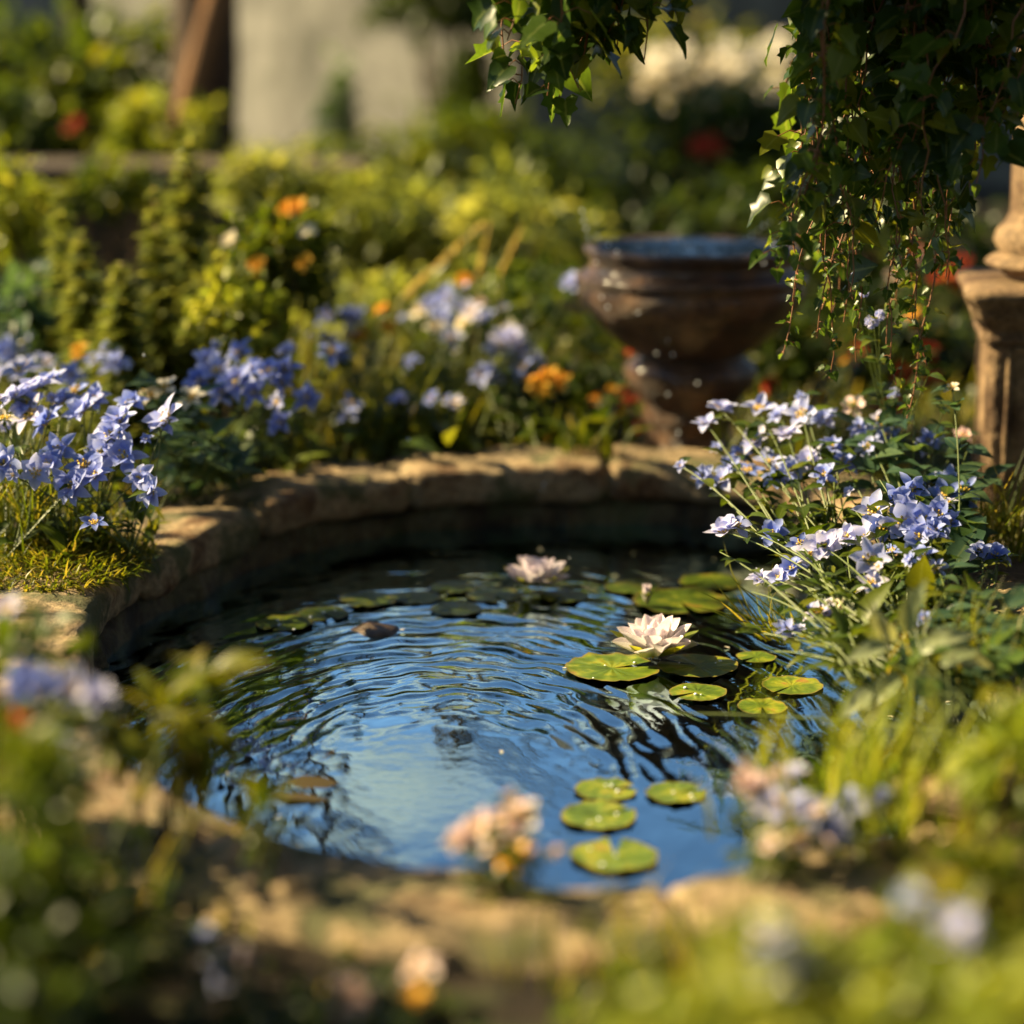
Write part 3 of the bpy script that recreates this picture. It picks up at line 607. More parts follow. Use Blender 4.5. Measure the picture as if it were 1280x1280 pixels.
plant('flowering_plant', G(1150, 800, .1), 'dense cluster of saturated blue flowers above the pond edge', 'flowering plant', g,
  [(1093, 641, 2.55, 1.1, LV), (1120, 625, 2.56, 1.0, B), (1140, 612, 2.58, 1.0, B), (1082, 676, 2.5, 1.1, LV), (1060, 672, 2.52, .9, LV), (1105, 662, 2.5, 1.0, B), (1128, 655, 2.5, 1.1, B), (1152, 652, 2.48, 1.2, B), (1172, 645, 2.5, 1.1, B), (1150, 672, 2.46, 1.1, B), (1132, 640, 2.54, 1.0, B), (1188, 655, 2.5, .9, B), (1087, 700, 2.42, 1.1, LV), (1155, 695, 2.42, .8, B), (1115, 690, 2.46, .7, B), (1245, 697, 2.5, .9, B), (1225, 690, 2.5, .7, LV), (1165, 665, 2.46, 1.0, B)], 3, 'green', 'stem', 5, .035, .45, 'ovate', 28, .07, extra=[(1100, 600, 2.6), (1070, 640, 2.6), (1200, 700, 2.4), (1230, 720, 2.4), (1180, 740, 2.3)], spread=.07)
plant('flowering_plant', G(1120, 850, .1), 'pale lavender flowers hanging low over the dark water', 'flowering plant', g,
  [(907, 665, 2.62, 1.1, LV), (920, 658, 2.62, .9, B), (967, 668, 2.6, .9, B), (1030, 684, 2.5, 1.1, LV), (1012, 694, 2.5, .9, LV), (990, 712, 2.48, .9, B), (975, 722, 2.48, .8, LV), (950, 726, 2.5, .7, LV), (1025, 768, 2.38, 1.0, LV), (1045, 758, 2.38, .8, 'cream'), (984, 789, 2.38, .8, LV), (1090, 730, 2.4, .8, LV), (1000, 680, 2.52, .7, B), (1010, 762, 2.4, .6, LV), (1095, 740, 2.38, .6, B)], 4, 'green', 'stem', 4, .03, .35, 'lance', 22, .07, extra=[(920, 790, 2.4), (960, 815, 2.35), (900, 690, 2.5), (1000, 820, 2.3), (940, 740, 2.45), (1010, 740, 2.4), (1040, 720, 2.45)], spread=.05)
plant('flowering_plant', G(1215, 880, .1), 'leggy green plant with few blue blooms at the right edge', 'flowering plant', g,
  [(1190, 806, 2.25, .8, B), (1172, 712, 2.4, .7, B), (1248, 850, 2.15, .8, B), (1160, 722, 2.4, .6, LV), (1200, 800, 2.25, .6, LV)], 5, 'blueleaf', 'stem', 6, .045, .45, 'ovate', 24, .07, extra=[(1230, 780, 2.2), (1260, 760, 2.2), (1190, 760, 2.3), (1150, 770, 2.3), (1270, 820, 2.1), (1225, 740, 2.3)], spread=.06)
plant('pale_leafed_plant', G(1200, 915, .1), 'plant with broad pale sunlit leaves reaching over the water', 'plant', None, [], 6, 'paleleaf', 'stem', 0, .05, .5, 'ovate', 0, extra=[(1085, 815, 2.1), (1120, 800, 2.1), (1135, 760, 2.15), (1095, 860, 2.05), (1155, 830, 2.05), (1175, 800, 2.1), (1140, 850, 2.0)])
pl = bpy.data.objects['pale_leafed_plant']; mb = MB(); rs = np.random.RandomState(31)
for px, py, dx_, dz, L in [(1110, 805, -1, -.2, .05), (1120, 800, -.6, .6, .045), (1090, 862, -.8, -.5, .05), (1125, 845, -1, -.7, .055), (1135, 790, -.1, 1, .05), (1160, 800, 1, .3, .05), (1175, 830, .8, .5, .045), (1150, 835, .3, -1, .05), (1185, 815, 1, -.2, .05), (1105, 795, -.4, 1, .04), (1140, 765, .2, 1, .04), (1150, 815, .8, .8, .04)]:
    leaves(mb, [P(px, py, 2.06)], [(dx_, -.3, dz)], (-.3, -.8, .6), L, L * .42, 'ovate', .5, .2, None, rs, .06)
mb.build('leaf_blades', 'paleleaf', pl)

g = 'blue flowering plants on the left bank'
plant('flowering_plant', G(60, 700, .1), 'big clump of sunlit pale blue flowers above the mossy rim on the left', 'flowering plant', g,
  [(45, 488, 2.82, 1.4, LV), (40, 520, 2.78, 1.3, LV), (18, 497, 2.8, 1.1, LV), (62, 478, 2.86, 1.1, LV), (105, 515, 2.78, 1.2, LV), (78, 505, 2.84, 1.1, B), (150, 528, 2.74, 1.3, LV), (165, 505, 2.8, 1.1, B), (140, 545, 2.72, 1.2, LV), (60, 530, 2.76, 1.2, B), (5, 525, 2.7, 1.0, 'cream'), (95, 490, 2.9, 1.1, B), (25, 465, 2.95, 1.2, B), (118, 500, 2.84, 1.0, B), (35, 505, 2.8, 1.1, B)], 11, 'green', 'stem', 3, .03, .3, 'lance', 24, .07, extra=[(10, 560, 2.7), (60, 570, 2.7), (110, 560, 2.7)], spread=.06, tgt=(-.35, -.45, .85))
plant('flowering_plant', G(140, 690, .1), 'clump of deep blue starry flowers hanging lower beside the left rim', 'flowering plant', g,
  [(155, 572, 2.7, 1.4, B), (130, 565, 2.72, 1.2, LV), (90, 606, 2.66, 1.3, B), (75, 562, 2.7, 1.1, B), (45, 592, 2.66, 1.0, LV), (5, 580, 2.66, 1.1, LV), (118, 655, 2.6, .8, B), (175, 597, 2.66, .9, LV), (190, 615, 2.64, .9, LV), (210, 522, 2.74, 1.3, LV), (200, 530, 2.76, 1.1, B), (105, 583, 2.68, 1.1, B), (120, 595, 2.66, 1.0, B), (60, 580, 2.68, 1.0, B)], 12, 'green', 'stem', 3, .03, .35, 'lance', 20, .06, spread=.06, tgt=(-.25, -.75, .65))
plant('flowering_plant', G(320, 585, .1), 'violet-blue flowers in a group behind the left part of the rim', 'flowering plant', g,
  [(300, 441, 3.2, 1.1, B), (262, 452, 3.15, 1.1, B), (250, 476, 3.1, 1.1, B), (298, 478, 3.05, 1.4, B), (278, 492, 3.05, 1.2, B), (270, 465, 3.1, 1.1, B), (318, 492, 3.05, 1.1, B), (335, 466, 3.1, 1.3, B), (357, 462, 3.12, 1.1, B), (352, 480, 3.1, .9, B), (383, 497, 3.15, 1.1, B), (348, 503, 3.1, .8, B), (352, 530, 3.08, 1.1, B), (415, 441, 3.3, 1.1, B), (358, 440, 3.25, .8, LV), (320, 460, 3.12, 1.0, B)], 13, 'green', 'stem', 5, .03, .4, 'ovate', 26, .07, spread=.08, tgt=(-.2, -.6, .75))
plant('leafy_plant', G(235, 612, .1), 'bluish broad-leafed plant drooping on the rim between the left flower groups', 'plant', None, [(205, 485, 3.0, 1.2, 'cream'), (240, 500, 3.0, 1.2, 'cream'), (190, 495, 3.0, 1.0, 'cream')], 14, 'blueleaf', 'stem', 8, .06, .4, 'ovate', 34, .08, extra=[(230, 530, 2.95), (265, 545, 2.95), (280, 560, 2.95), (200, 545, 2.9), (250, 580, 2.9), (220, 570, 2.9), (290, 590, 2.95)], spread=.06)
g = 'pale flowers among the plants behind the pond'
mid = [
 ('pale lavender flowers in sunlight behind the pond left of the urn', G(560, 545, .09), [(560, 372, 4.0, 1.2, LV), (575, 385, 3.95, 1.2, LV), (540, 380, 4.0, 1.1, LV), (590, 392, 3.9, 1.2, LV), (555, 398, 3.9, 1.2, LV), (525, 390, 4.0, 1.1, 'cream'), (600, 380, 4.0, .9, 'pink'), (580, 405, 3.85, 1.1, 'cream'), (545, 410, 3.8, 1.1, 'cream'), (610, 400, 3.9, 1.1, LV), (565, 425, 3.8, 1.1, LV), (580, 352, 4.0, 1.1, 'orange')]),
 ('white-lilac flower cluster behind the far rim beside orange blooms', G(640, 560, .09), [(640, 425, 3.7, 1.4, LV), (625, 435, 3.7, 1.3, LV), (650, 440, 3.7, 1.2, LV), (630, 447, 3.7, 1.1, 'cream'), (640, 410, 3.75, 1.0, 'cream'), (655, 460, 3.65, 1.2, B), (665, 455, 3.7, 1.2, B), (602, 468, 3.6, 1.0, B), (610, 474, 3.6, 1.0, LV), (672, 480, 3.6, 1.4, 'orange'), (685, 474, 3.6, 1.3, 'orange'), (678, 488, 3.58, 1.2, 'orange'), (700, 478, 3.62, 1.2, 'orange'), (715, 355, 3.9, 1.1, LV)]),
 ('blue and orange flowers in the grass behind the middle of the rim', G(460, 560, .09), [(410, 396, 3.9, 1.2, B), (440, 398, 3.85, 1.4, B), (448, 422, 3.8, 1.2, 'orange'), (438, 418, 3.8, 1.0, 'cream'), (478, 388, 3.9, 1.0, 'orange'), (420, 445, 3.6, 1.3, B), (408, 425, 3.7, 1.1, LV), (500, 500, 3.5, .9, B), (540, 500, 3.5, .9, B), (570, 505, 3.5, .8, LV), (515, 455, 3.6, .9, B), (485, 410, 3.8, .9, 'orange'), (440, 505, 3.45, .9, B), (437, 520, 3.42, .9, B)]),
 ('red and orange blooms in the shade left of the urn foot', G(745, 560, .09), [(780, 495, 3.7, 1.0, 'red'), (790, 505, 3.7, 1.0, 'red'), (765, 490, 3.75, .9, 'orange'), (775, 520, 3.65, 1.0, 'red'), (770, 530, 3.65, .8, 'red'), (690, 545, 3.55, .8, 'orange'), (800, 535, 3.7, .8, 'red'), (745, 500, 3.7, .8, 'orange'), (790, 440, 3.9, .7, 'red')]),
 ('orange-red blooms in the shade right of the urn', G(1000, 590, .09), [(965, 483, 3.7, 1.2, 'red'), (1070, 440, 3.8, 1.3, 'red'), (1060, 450, 3.8, 1.0, 'orange'), (1130, 468, 3.6, 1.2, 'red'), (1165, 478, 3.6, 1.2, 'red'), (1140, 395, 3.9, 1.0, 'orange'), (1105, 515, 3.5, 1.3, 'red'), (1115, 508, 3.5, 1.2, 'red'), (1025, 500, 3.6, 1.0, 'orange'), (1160, 440, 3.8, 1.1, 'red')]),
 ('small pale blue flowers at the far left behind the sunlit clump', G(60, 590, .09), [(145, 455, 3.3, 1.2, LV), (120, 452, 3.35, 1.0, LV), (30, 460, 3.3, 1.2, B), (10, 440, 3.5, 1.2, B), (60, 455, 3.4, 1.1, B), (30, 430, 3.7, 1.2, LV), (0, 470, 3.2, 1.0, B), (90, 470, 3.25, 1.1, B), (100, 440, 3.5, 1., 'orange')]),
]
for i, (lb, rt, fl) in enumerate(mid): plant('flowering_plant', rt, lb, 'flowering plant', g, fl, 40 + i, 'green', 'stem', 6, .035, .4, 'lance', 12 if 'urn' in lb else 40, .05 if 'urn' in lb else .09, spread=.05 if 'urn' in lb else .14)
# pink flowers above the ivy's end and behind
g = 'pink flowers in the dim background at the right'
plant('flowering_plant', G(1160, 470, .09), 'dim pink and red blossoms in the background left of the pillar', 'flowering plant', None, [(1150, 325, 4.6, 1.8, 'pink'), (1140, 318, 4.6, 1.5, 'red'), (1180, 350, 4.5, 1.8, 'red'), (1120, 350, 4.6, 1.4, 'pink'), (1200, 355, 4.5, 1.5, 'red'), (1150, 415, 4.3, 1.4, 'red'), (1175, 420, 4.3, 1.2, 'orange'), (1200, 330, 4.7, 1.3, 'red')], 60, 'dark', 'stem', 8, .06, .5, 'ovate', 60, .12, spread=.2)
# small violet balls in the ivy end
t = plant('trailing_plant', G(1150, 720, .1) + Vector((0, .3, 0)), 'thin stems with round violet flower heads below the ivy', 'plant', None, [], 61, 'green', 'stem', 6, .03, .5, 'ovate', 0, extra=[(1092, 400, 2.75), (1078, 352, 2.78), (1070, 368, 2.78), (1100, 396, 2.76), (1160, 470, 2.75), (1130, 440, 2.8), (1180, 500, 2.75)], stem_r=.0009)
rs = np.random.RandomState(62)
for px, py, s in ((1090, 402, .009), (1100, 394, .007), (1080, 366, .006), (1070, 345, .007)):
    mb = MB(); c = P(px, py, 2.75); d = rdir(rs, 60); leaves(mb, np.array(c) + d * s * .4, d, rdir(rs, 60), s * .8, s * .5, 'petal', .6, .2, None, rs); mb.build('flower_head', 'lav', t)

# ------------------------------------------------------------------ grass
def blades(mb, base, L, W, rs, lean=.45, bias=(0, 0), shape='blade', curl=(.3, 1.3)):
    n = len(base); a = rs.uniform(0, 6.28, n); q = rs.uniform(0, lean, n)
    D = np.stack([np.cos(a) * q + bias[0], np.sin(a) * q + bias[1], np.ones(n)], 1)
    U = -np.stack([np.cos(a), np.sin(a), np.zeros(n)], 1) + rs.uniform(-.3, .3, (n, 3))
    leaves(mb, base, D, U, L * rs.uniform(.55, 1.2, n), W, shape, rs.uniform(curl[0], curl[1], n), .25, None, rs)
rs = np.random.RandomState(70)
def outside(n, lo, hi, ylo, yhi, xr=1.3):
    o = []
    big = (path + outn * .15)[::4]
    while len(o) < n:
        x = rs.uniform(-xr, xr, 4000); y = rs.uniform(ylo, yhi, 4000); ok = ~inside(x, y, big) & (np.abs(x) < .3 * y + .35) & (np.hypot(x - urn_c.x, y - urn_c.y + .06) > .17) & ((y > 1.75) | (np.abs(x + .02) > .27) | (rs.rand(4000) < .12))
        o += list(zip(x[ok], y[ok], np.full(ok.sum(), .082)))
    return np.array(o[:n])
mb = MB(); pp = outside(15000, 0, 0, 1.35, 5.2, 1.8); blades(mb, pp, .045, .0028, rs)
pp = outside(5000, 0, 0, 3.5, 6.5, 2.2); blades(mb, pp, .12, .005, rs)
tag(mb.build('grass', 'grass'), 'short green grass covering the banks round the pond', 'grass', None, 'stuff')
mb = MB(); pp = outside(9000, 0, 0, 1.35, 5.5, 1.8); n = len(pp); pp[:, 2] += rs.uniform(0, .03, n); D = rdir(rs, n); D[:, 2] = np.abs(D[:, 2]) * .6
l = rs.uniform(.012, .034, n); leaves(mb, pp, D, Z, l, l * .55, 'ovate', rs.uniform(.2, 1, n), .15, None, rs)
tag(mb.build('ground_cover', 'green'), 'low leafy ground cover between the flowering plants', 'ground cover', None, 'stuff')
# mossy tussock hanging on the left rim
mb = MB(); n = 2600; c = G(95, 712, .1); th = rs.uniform(0, 6.28, n); q = np.sqrt(rs.rand(n)); base = np.stack([c.x - .02 + .115 * q * np.cos(th), c.y + .02 + .16 * q * np.sin(th), .104 + .018 * (1 - q ** 2)], 1)
D = np.stack([np.cos(th) * .8 + .3, np.sin(th) * .5 - .5, rs.uniform(.1, 1.3, n)], 1) + rs.randn(n, 3) * .55; leaves(mb, base, D, Z, rs.uniform(.006, .034, n), rs.uniform(.0015, .0045, n), 'blade', rs.uniform(.1, 1.4, n), .2, None, rs)
tag(mb.build('moss_cushion', 'grass'), 'soft green moss and fine grass creeping over the left rim', 'moss')
def tuft(px, py, z, label, n, H, spread, W=.004, seed=0, m='grass', bias=(0, 0), lean=.35, group='tufts of tall grass', name='grass_tuft'):
    rs = np.random.RandomState(seed); c = G(px, py, z) if not isinstance(px, Vector) else px
    mb = MB(); base = np.array(c) + np.stack([rs.randn(n) * spread, rs.randn(n) * spread, np.zeros(n)], 1); blades(mb, base, H, W, rs, lean, bias)
    o = bpy.data.objects.new(name, mb.mesh(name, m, c)); o.location = c; C.objects.link(o); return tag(o, label, 'grass tuft', group)
tuft(480, 562, .09, 'bright green grass tuft right behind the middle of the far rim', 110, .13, .035, seed=1)
tuft(560, 560, .09, 'arching grass tuft behind the far rim, left of the orange blooms', 90, .12, .04, seed=2, bias=(.2, 0))
tuft(400, 575, .09, 'low grass tuft behind the rim beside the violet flowers', 80, .09, .035, seed=3)
tuft(520, 545, .09, 'tall wispy grass behind the rim in the middle, lit from the left', 160, .19, .06, .005, seed=41, m='softgreen')
tuft(450, 520, .09, 'wispy grass between the blue and orange blooms', 120, .16, .05, seed=42)
tuft(610, 520, .09, 'fine pale grass behind the white-lilac cluster', 110, .16, .05, .003, seed=43)
tuft(370, 500, .09, 'wispy grass behind the violet-blue group', 110, .15, .05, seed=44)
tuft(25, 690, .1, 'tall stemmed grass under the sunlit flowers at the left edge', 130, .19, .04, .003, seed=4)
tuft(110, 690, .1, 'short grass tuft at the foot of the deep blue flowers', 100, .10, .04, .003, seed=5)
tuft(1255, 690, .1, 'green grass tuft at the foot of the pillar', 120, .13, .04, .0035, seed=6)
tuft(1225, 860, .1, 'straggly grass tuft on the right bank by the blue blooms', 90, .12, .05, .003, seed=7, bias=(-.3, 0))
tuft(1080, 1035, .1, 'upright yellow-green reeds at the right end of the near rim', 70, .15, .045, .006, seed=8, m='yellowgreen', lean=.15)
tuft(1180, 1020, .1, 'yellow-green reeds near the right corner of the near rim', 40, .12, .04, .006, seed=18, m='yellowgreen', lean=.25)
tuft(980, 800, .02, 'thin stems trailing into the water below the lavender flowers', 26, .13, .02, .003, seed=19, bias=(-.9, -.3))
tuft(720, 572, .09, 'dark grass tuft beside the urn foot', 90, .10, .04, seed=9, m='green')
tuft(990, 590, .09, 'dark grass behind the overhanging flowers, right of the urn', 120, .14, .06, seed=10, m='green')
mb = MB(); pts = bez(P(1190, 917, 2.08), P(835, 892, 2.2), (0, 0, .012), 12); tube(mb, pts, .0024, .0008, 6); tag(mb.build('reed', 'stem'), 'single long grass blade lying low across the dark water', 'grass blade')
# seed heads
def seedhead(a, b, y, label, seed, w=.007):
    rs = np.random.RandomState(seed); A, Bv = P(*a, y), P(*b, y); t = thing('seed_head', (A.x, A.y, .085), label, 'grass seed head', 'pale grass seed heads behind the pond')
    st = MB(); root = Vector((A.x - (Bv.x - A.x) * .4, A.y, .085)); tube(st, bez(root, A, (0, 0, 0), 5) + bez(A, Bv, (0, 0, 0), 5)[1:], .0015, .0008, 5); st.build('stalk', 'palestem', t)
    mb = MB(); n = 110; u = rs.rand(n); Pp = np.array(A)[None] * (1 - u[:, None]) + np.array(Bv)[None] * u[:, None]; ax = np.array((Bv - A).normalized())
    leaves(mb, Pp, rdir(rs, n) * .6 + ax, rdir(rs, n), w * 1.6 * (1.1 - u * .6), w * .8, 'lance', .3, .2, None, rs); mb.build('seeds', 'drygrass', t)
seedhead((598, 345), (612, 278), 4.0, 'upright pale seed head behind the pond, middle of the three', 1)
seedhead((625, 345), (652, 285), 4.0, 'slightly bent pale seed head, nearest the urn', 2)
seedhead((500, 375), (604, 278), 3.95, 'long diagonal feathery seed head leaning right behind the pond', 3, .009)

# ------------------------------------------------------------------ bushes and tall plants
def bush(name, c, rad, n, L, label, cat, seed, m='green', shape='ovate', clumps=14, group=None, W=.5, stems=True, fl=None, droop=.2):
    rs = np.random.RandomState(seed); c = Vector(c); t = thing(name, (c.x, c.y, .085), label, cat, group)
    cc = rdir(rs, clumps) * rs.uniform(.35, .95, (clumps, 1)) * np.array(rad); k_ = rs.randint(0, clumps, n)
    Pp = np.array(c) + cc[k_] + rs.randn(n, 3) * np.array(rad) * .20; Pp[:, 2] = np.maximum(Pp[:, 2], .09)
    D = nrm(Pp - np.array(c)) + rs.randn(n, 3) * .6 - Z * droop; l = L * rs.uniform(.5, 1.2, n)
    mb = MB(); leaves(mb, Pp, D, Z + rs.randn(n, 3) * .4, l, l * W, shape, rs.uniform(.1, .9, n), .15, np.clip(rs.rand(n) * .6 + (rs.rand(clumps) * .5)[k_], 0, 1), rs, .04); mb.build('leaves', m, t)
    if stems:
        st = MB()
        for q in cc: tube(st, bez((c.x + rs.uniform(-.05, .05), c.y, .07), c + Vector(q), (0, 0, .03), 6), max(rad) * .03, max(rad) * .01, 5)
        st.build('branches', 'bark', t)
    if fl:
        for px, py, y, s, key in fl: put_flower(t, P(px, py, y), (-.3, -.7, .5), key, s, rs, False)
    return t
def spire(px, pyb, pyt, y, label, seed, w=.028, m='softgreen', lean=0):
    rs = np.random.RandomState(seed); A = P(px, pyb, y); Bt = P(px + lean, pyt, y); t = thing('spire_plant', (A.x, A.y, .085), label, 'spire plant', 'tall spiky plants at the left')
    st = MB(); tube(st, [(A.x, A.y, .085), A, (A + Bt) / 2, Bt], .003, .001, 5); st.build('stalk', 'stem', t)
    n = 520; u = rs.rand(n) ** .9; u = np.clip(u + .03 * np.sin(u * 70 + seed), 0, 1); Pp = np.array((A.x, A.y, .1))[None] * (1 - u[:, None]) + np.array(Bt)[None] * u[:, None]; a = rs.uniform(0, 6.28, n)
    D = np.stack([np.cos(a), np.sin(a), rs.uniform(-.2, .9, n)], 1); ww = w * 1.6 * (1.02 - u) ** .6 + .006; mb = MB(); leaves(mb, Pp, D, Z, ww * rs.uniform(.7, 1.3, n), ww * .34, 'lance', .5, .2, None, rs); mb.build('leaves', m, t)
    n = 60; u = rs.uniform(.5, 1, n); Pp = np.array((A.x, A.y, .1))[None] * (1 - u[:, None]) + np.array(Bt)[None] * u[:, None]; a = rs.uniform(0, 6.28, n); D = np.stack([np.cos(a), np.sin(a), rs.uniform(.3, 1, n)], 1)
    mb = MB(); leaves(mb, Pp, D, Z, w * .26 * (1.3 - u), w * .2, 'petal', .5, .2, None, rs); mb.build('flower_spike', 'drygrass', t)
spire(88, 400, 228, 3.75, 'leafy flower spire standing alone, leftmost of the tall spires', 1, .045, lean=-14)
spire(110, 420, 290, 3.6, 'shorter leafy spire just right of the leftmost one', 2, .05, lean=-10)
spire(228, 400, 150, 3.9, 'tallest leafy spire, against the dark trunk', 3, .062, lean=8)
spire(200, 420, 235, 3.7, 'middle-height spire left of the tallest one', 4, .045, lean=-8)
spire(250, 400, 300, 3.7, 'low leafy spire between the tallest spire and the yellow bush', 5, .038, lean=16)
spire(150, 430, 330, 3.5, 'low broad leafy spire in the middle of the left bank', 6, .055)
bush('bush', P(345, 335, 3.8), (.085, .09, .12), 1500, .03, 'bush with yellow leaves and orange flowers behind the violet group', 'bush', 80, 'green', fl=[(372, 260, 3.72, 1.2, 'orange'), (358, 262, 3.72, 1., 'orange'), (320, 332, 3.7, 1.1, 'orange'), (380, 328, 3.7, .9, 'orange'), (385, 288, 3.7, .9, 'cream'), (288, 300, 3.7, 1., 'cream')])
bush('bush', P(300, 390, 3.6), (.1, .1, .08), 900, .03, 'yellowish low bush at the foot of the orange-flowered one', 'bush', 81, 'yellowgreen')
bush('bush', P(15, 255, 4.3), (.09, .12, .13), 700, .035, 'bright yellow-green bush cut by the left edge of the picture', 'bush', 82, 'yellowgreen')
bush('bush', P(30, 395, 3.9), (.2, .2, .07), 700, .05, 'low greyish bush at the left edge', 'bush', 83, 'blueleaf')
bush('bush', P(540, 285, 5.4), (.30, .25, .17), 1800, .055, 'bright yellow-green bush in the sun in the middle background', 'bush', 84, 'softgreen')
bush('bush', P(660, 290, 5.2), (.22, .25, .15), 1200, .055, 'yellow-green bush just left of the urn rim', 'bush', 85, 'softgreen')
bush('bush', P(430, 290, 5.6), (.25, .25, .14), 900, .055, 'pale green bush behind the orange-flowered bush', 'bush', 86, 'softgreen')
bush('bush', P(470, 395, 4.4), (.24, .2, .09), 1300, .04, 'low sunlit bush behind the grass tufts', 'bush', 87, 'softgreen')
bush('bush', P(650, 400, 4.3), (.22, .2, .1), 1200, .04, 'leafy green bush left of the urn', 'bush', 88, 'green')
bush('bush', P(690, 480, 3.85), (.12, .12, .09), 800, .035, 'dark low bush beside the urn foot', 'bush', 89, 'dark')
bush('bush', P(840, 225, 6.6), (.75, .4, .26), 2600, .08, 'wide dark hedge-like bush behind the urn', 'bush', 90, 'dark', fl=[(875, 185, 6.1, 1.9, 'red'), (900, 190, 6.1, 1.4, 'red'), (888, 178, 6.1, 1.5, 'red')])
bush('bush', P(1050, 330, 5.2), (.5, .3, .2), 1800, .06, 'dark bush behind the ivy and the pillar', 'bush', 91, 'dark')
bush('bush', P(1090, 450, 4.2), (.3, .2, .12), 1400, .05, 'dark green bush between urn and pillar', 'bush', 92, 'dark')
bush('bush', P(60, 130, 6.8), (.55, .4, .33), 2400, .08, 'tall dark green bush at the upper left', 'bush', 93, 'green', fl=[(95, 155, 6.3, 1.5, 'red'), (88, 160, 6.3, 1.2, 'red')])
bush('bush', P(205, 165, 6.2), (.14, .14, .12), 500, .06, 'small yellow-green bush in front of the leaning trunk', 'bush', 94, 'yellowgreen')
bush('bush', P(900, 85, 8.4), (.5, .35, .3), 900, .09, 'bush full of cream white blossoms beyond the hedge', 'bush', 95, 'grass', fl=[(830 + dx, 95 + dy, 8.0, 3.4, 'cream') for i, (dx, dy) in enumerate([(0, 0), (-15, -20), (20, -25), (10, 20), (35, 10), (75, -30), (85, 0), (95, 25), (60, -10), (110, -20), (-20, 15), (50, 40), (100, 50), (130, 20), (140, -35), (150, -5), (20, 35), (70, 15)])])
bush('bush', P(300, 225, 7.6), (.8, .3, .1), 1200, .08, 'low sunlit bush at the foot of the pale wall', 'bush', 96, 'softgreen')
bush('bush', P(620, 200, 7.4), (.6, .3, .16), 1500, .08, 'green bush against the pale wall in the middle distance', 'bush', 97, 'green')
bush('bush', P(590, 150, 8.7), (.16, .2, .30), 900, .09, 'tall narrow dark shrub against the pale wall', 'bush', 98, 'dark')
bush('bush', P(425, 160, 9.2), (.07, .1, .28), 500, .08, 'slim grey-green shrub in front of the pale wall, left of the tall dark one', 'bush', 99, 'blueleaf')
bush('bush', P(560, 10, 9.0), (.4, .3, .12), 900, .09, 'dark foliage hanging over the top of the pale wall', 'bush', 100, 'dark')
bush('bush', P(330, 228, 5.1), (.14, .12, .07), 700, .045, 'pale green shrub in front of the low wall by the orange-flowered bush', 'bush', 120, 'softgreen')
bush('bush', P(140, 238, 5.2), (.12, .1, .05), 450, .045, 'small shrub before the low wall between the tall spires', 'bush', 121, 'green')
# background: low wall, plastered wall, trees
mb = MB(); prism(mb, [(-2.6, 5.45), (-.42, 5.55), (-.42, 5.9), (-2.6, 5.85)], .02, .40, .012)
lw = mb.build('low_wall', 'lowwall', None, False); tag(lw, 'low brown stone wall behind the left bank', 'wall')
cpw = MB(); prism(cpw, [(-2.62, 5.40), (-.39, 5.50), (-.39, 5.95), (-2.62, 5.9)], .402, .455, .012); cpw.build('capstones', 'lowwall', lw, False)
wl = thing('garden_wall', (-.6, 10, 0), 'tall pale plastered wall blurred in the background', 'wall')
mb = MB(); 
def wallbox(mb, a, b, th, z0, z1):
    a, b = Vector(a), Vector(b); n_ = Vector((-(b - a).y, (b - a).x)).normalized() * th
    prism(mb, [tuple(a), tuple(b), tuple(b + n_), tuple(a + n_)], z0, z1, .01)
wallbox(mb, (-2.6, 12.2), (-.0, 9.3), .3, 0, 1.75); wallbox(mb, (.004, 9.3), (4.5, 10.6), .3, 0, 1.7); wallbox(mb, (-9, 12.5), (-2.61, 12.2), .3, 0, 1.75); mb.build('plaster', 'plaster', wl, False)
def tree(px, py, y, r, lean, h, label, seed, m='bark', crown=None, cm='green', n=5000, L=.09, limb=None):
    rs = np.random.RandomState(seed); b = P(px, py, y); b.z = 0; t = thing('tree', b, label, 'tree', 'trees round the pond')
    mb = MB(); top = b + Vector((lean * h, rs.uniform(-.1, .1), h)); pts = bez(b, top, (rs.uniform(-.05, .05), 0, 0), 16); tube(mb, pts, [r * 1.35 * (1 - .03 * i) if i > 1 else r * (1.9 - .35 * i) for i in range(16)], None, 12)
    V = mb.v[0]
    for v in V: v += np.array(noise.noise_vector(Vector(v * 5))) * r * .25
    ends = []
    for i in range(9):
        s = pts[8 + i * 7 // 9]; a = rs.uniform(0, 6.28); e = s + Vector((math.cos(a), math.sin(a), .8)) * h * .28 * rs.uniform(.6, 1.1); tube(mb, bez(s, e, (0, 0, .1), 7), r * .5, r * .12, 7); ends.append(e)
    if limb: tube(mb, bez(*limb, (0, 0, 0), 8), .035, .022, 8)
    mb.build('trunk', m, t)
    if crown:
        c, rad = crown; K = 60; cc = rdir(rs, K) * rs.uniform(.3, 1, (K, 1)) ** .5 * np.array(rad) + np.array(c); k_ = rs.randint(0, K, n)
        Pp = cc[k_] + rs.randn(n, 3) * min(rad) * .11; D = rdir(rs, n); mb = MB(); l = L * rs.uniform(.6, 1.3, n)
        leaves(mb, Pp, D, Z + rs.randn(n, 3) * .5, l, l * .55, 'ovate', .4, .15, None, rs); mb.build('crown', cm, t)
    return t
b = P(250, 180, 6.6)
tree(252, 180, 6.6, .082, .02, 3.4, 'thick dark tree trunk at the upper left', 1, crown=((-1.2, 6.8, 3.6), (1.3, 1.2, .8)))
tree(108, 90, 7.2, .04, .0, 3.2, 'thin dark trunk left of the thick one', 2, crown=((-2.4, 7.6, 3.4), (1.1, 1, .7)), n=4500)
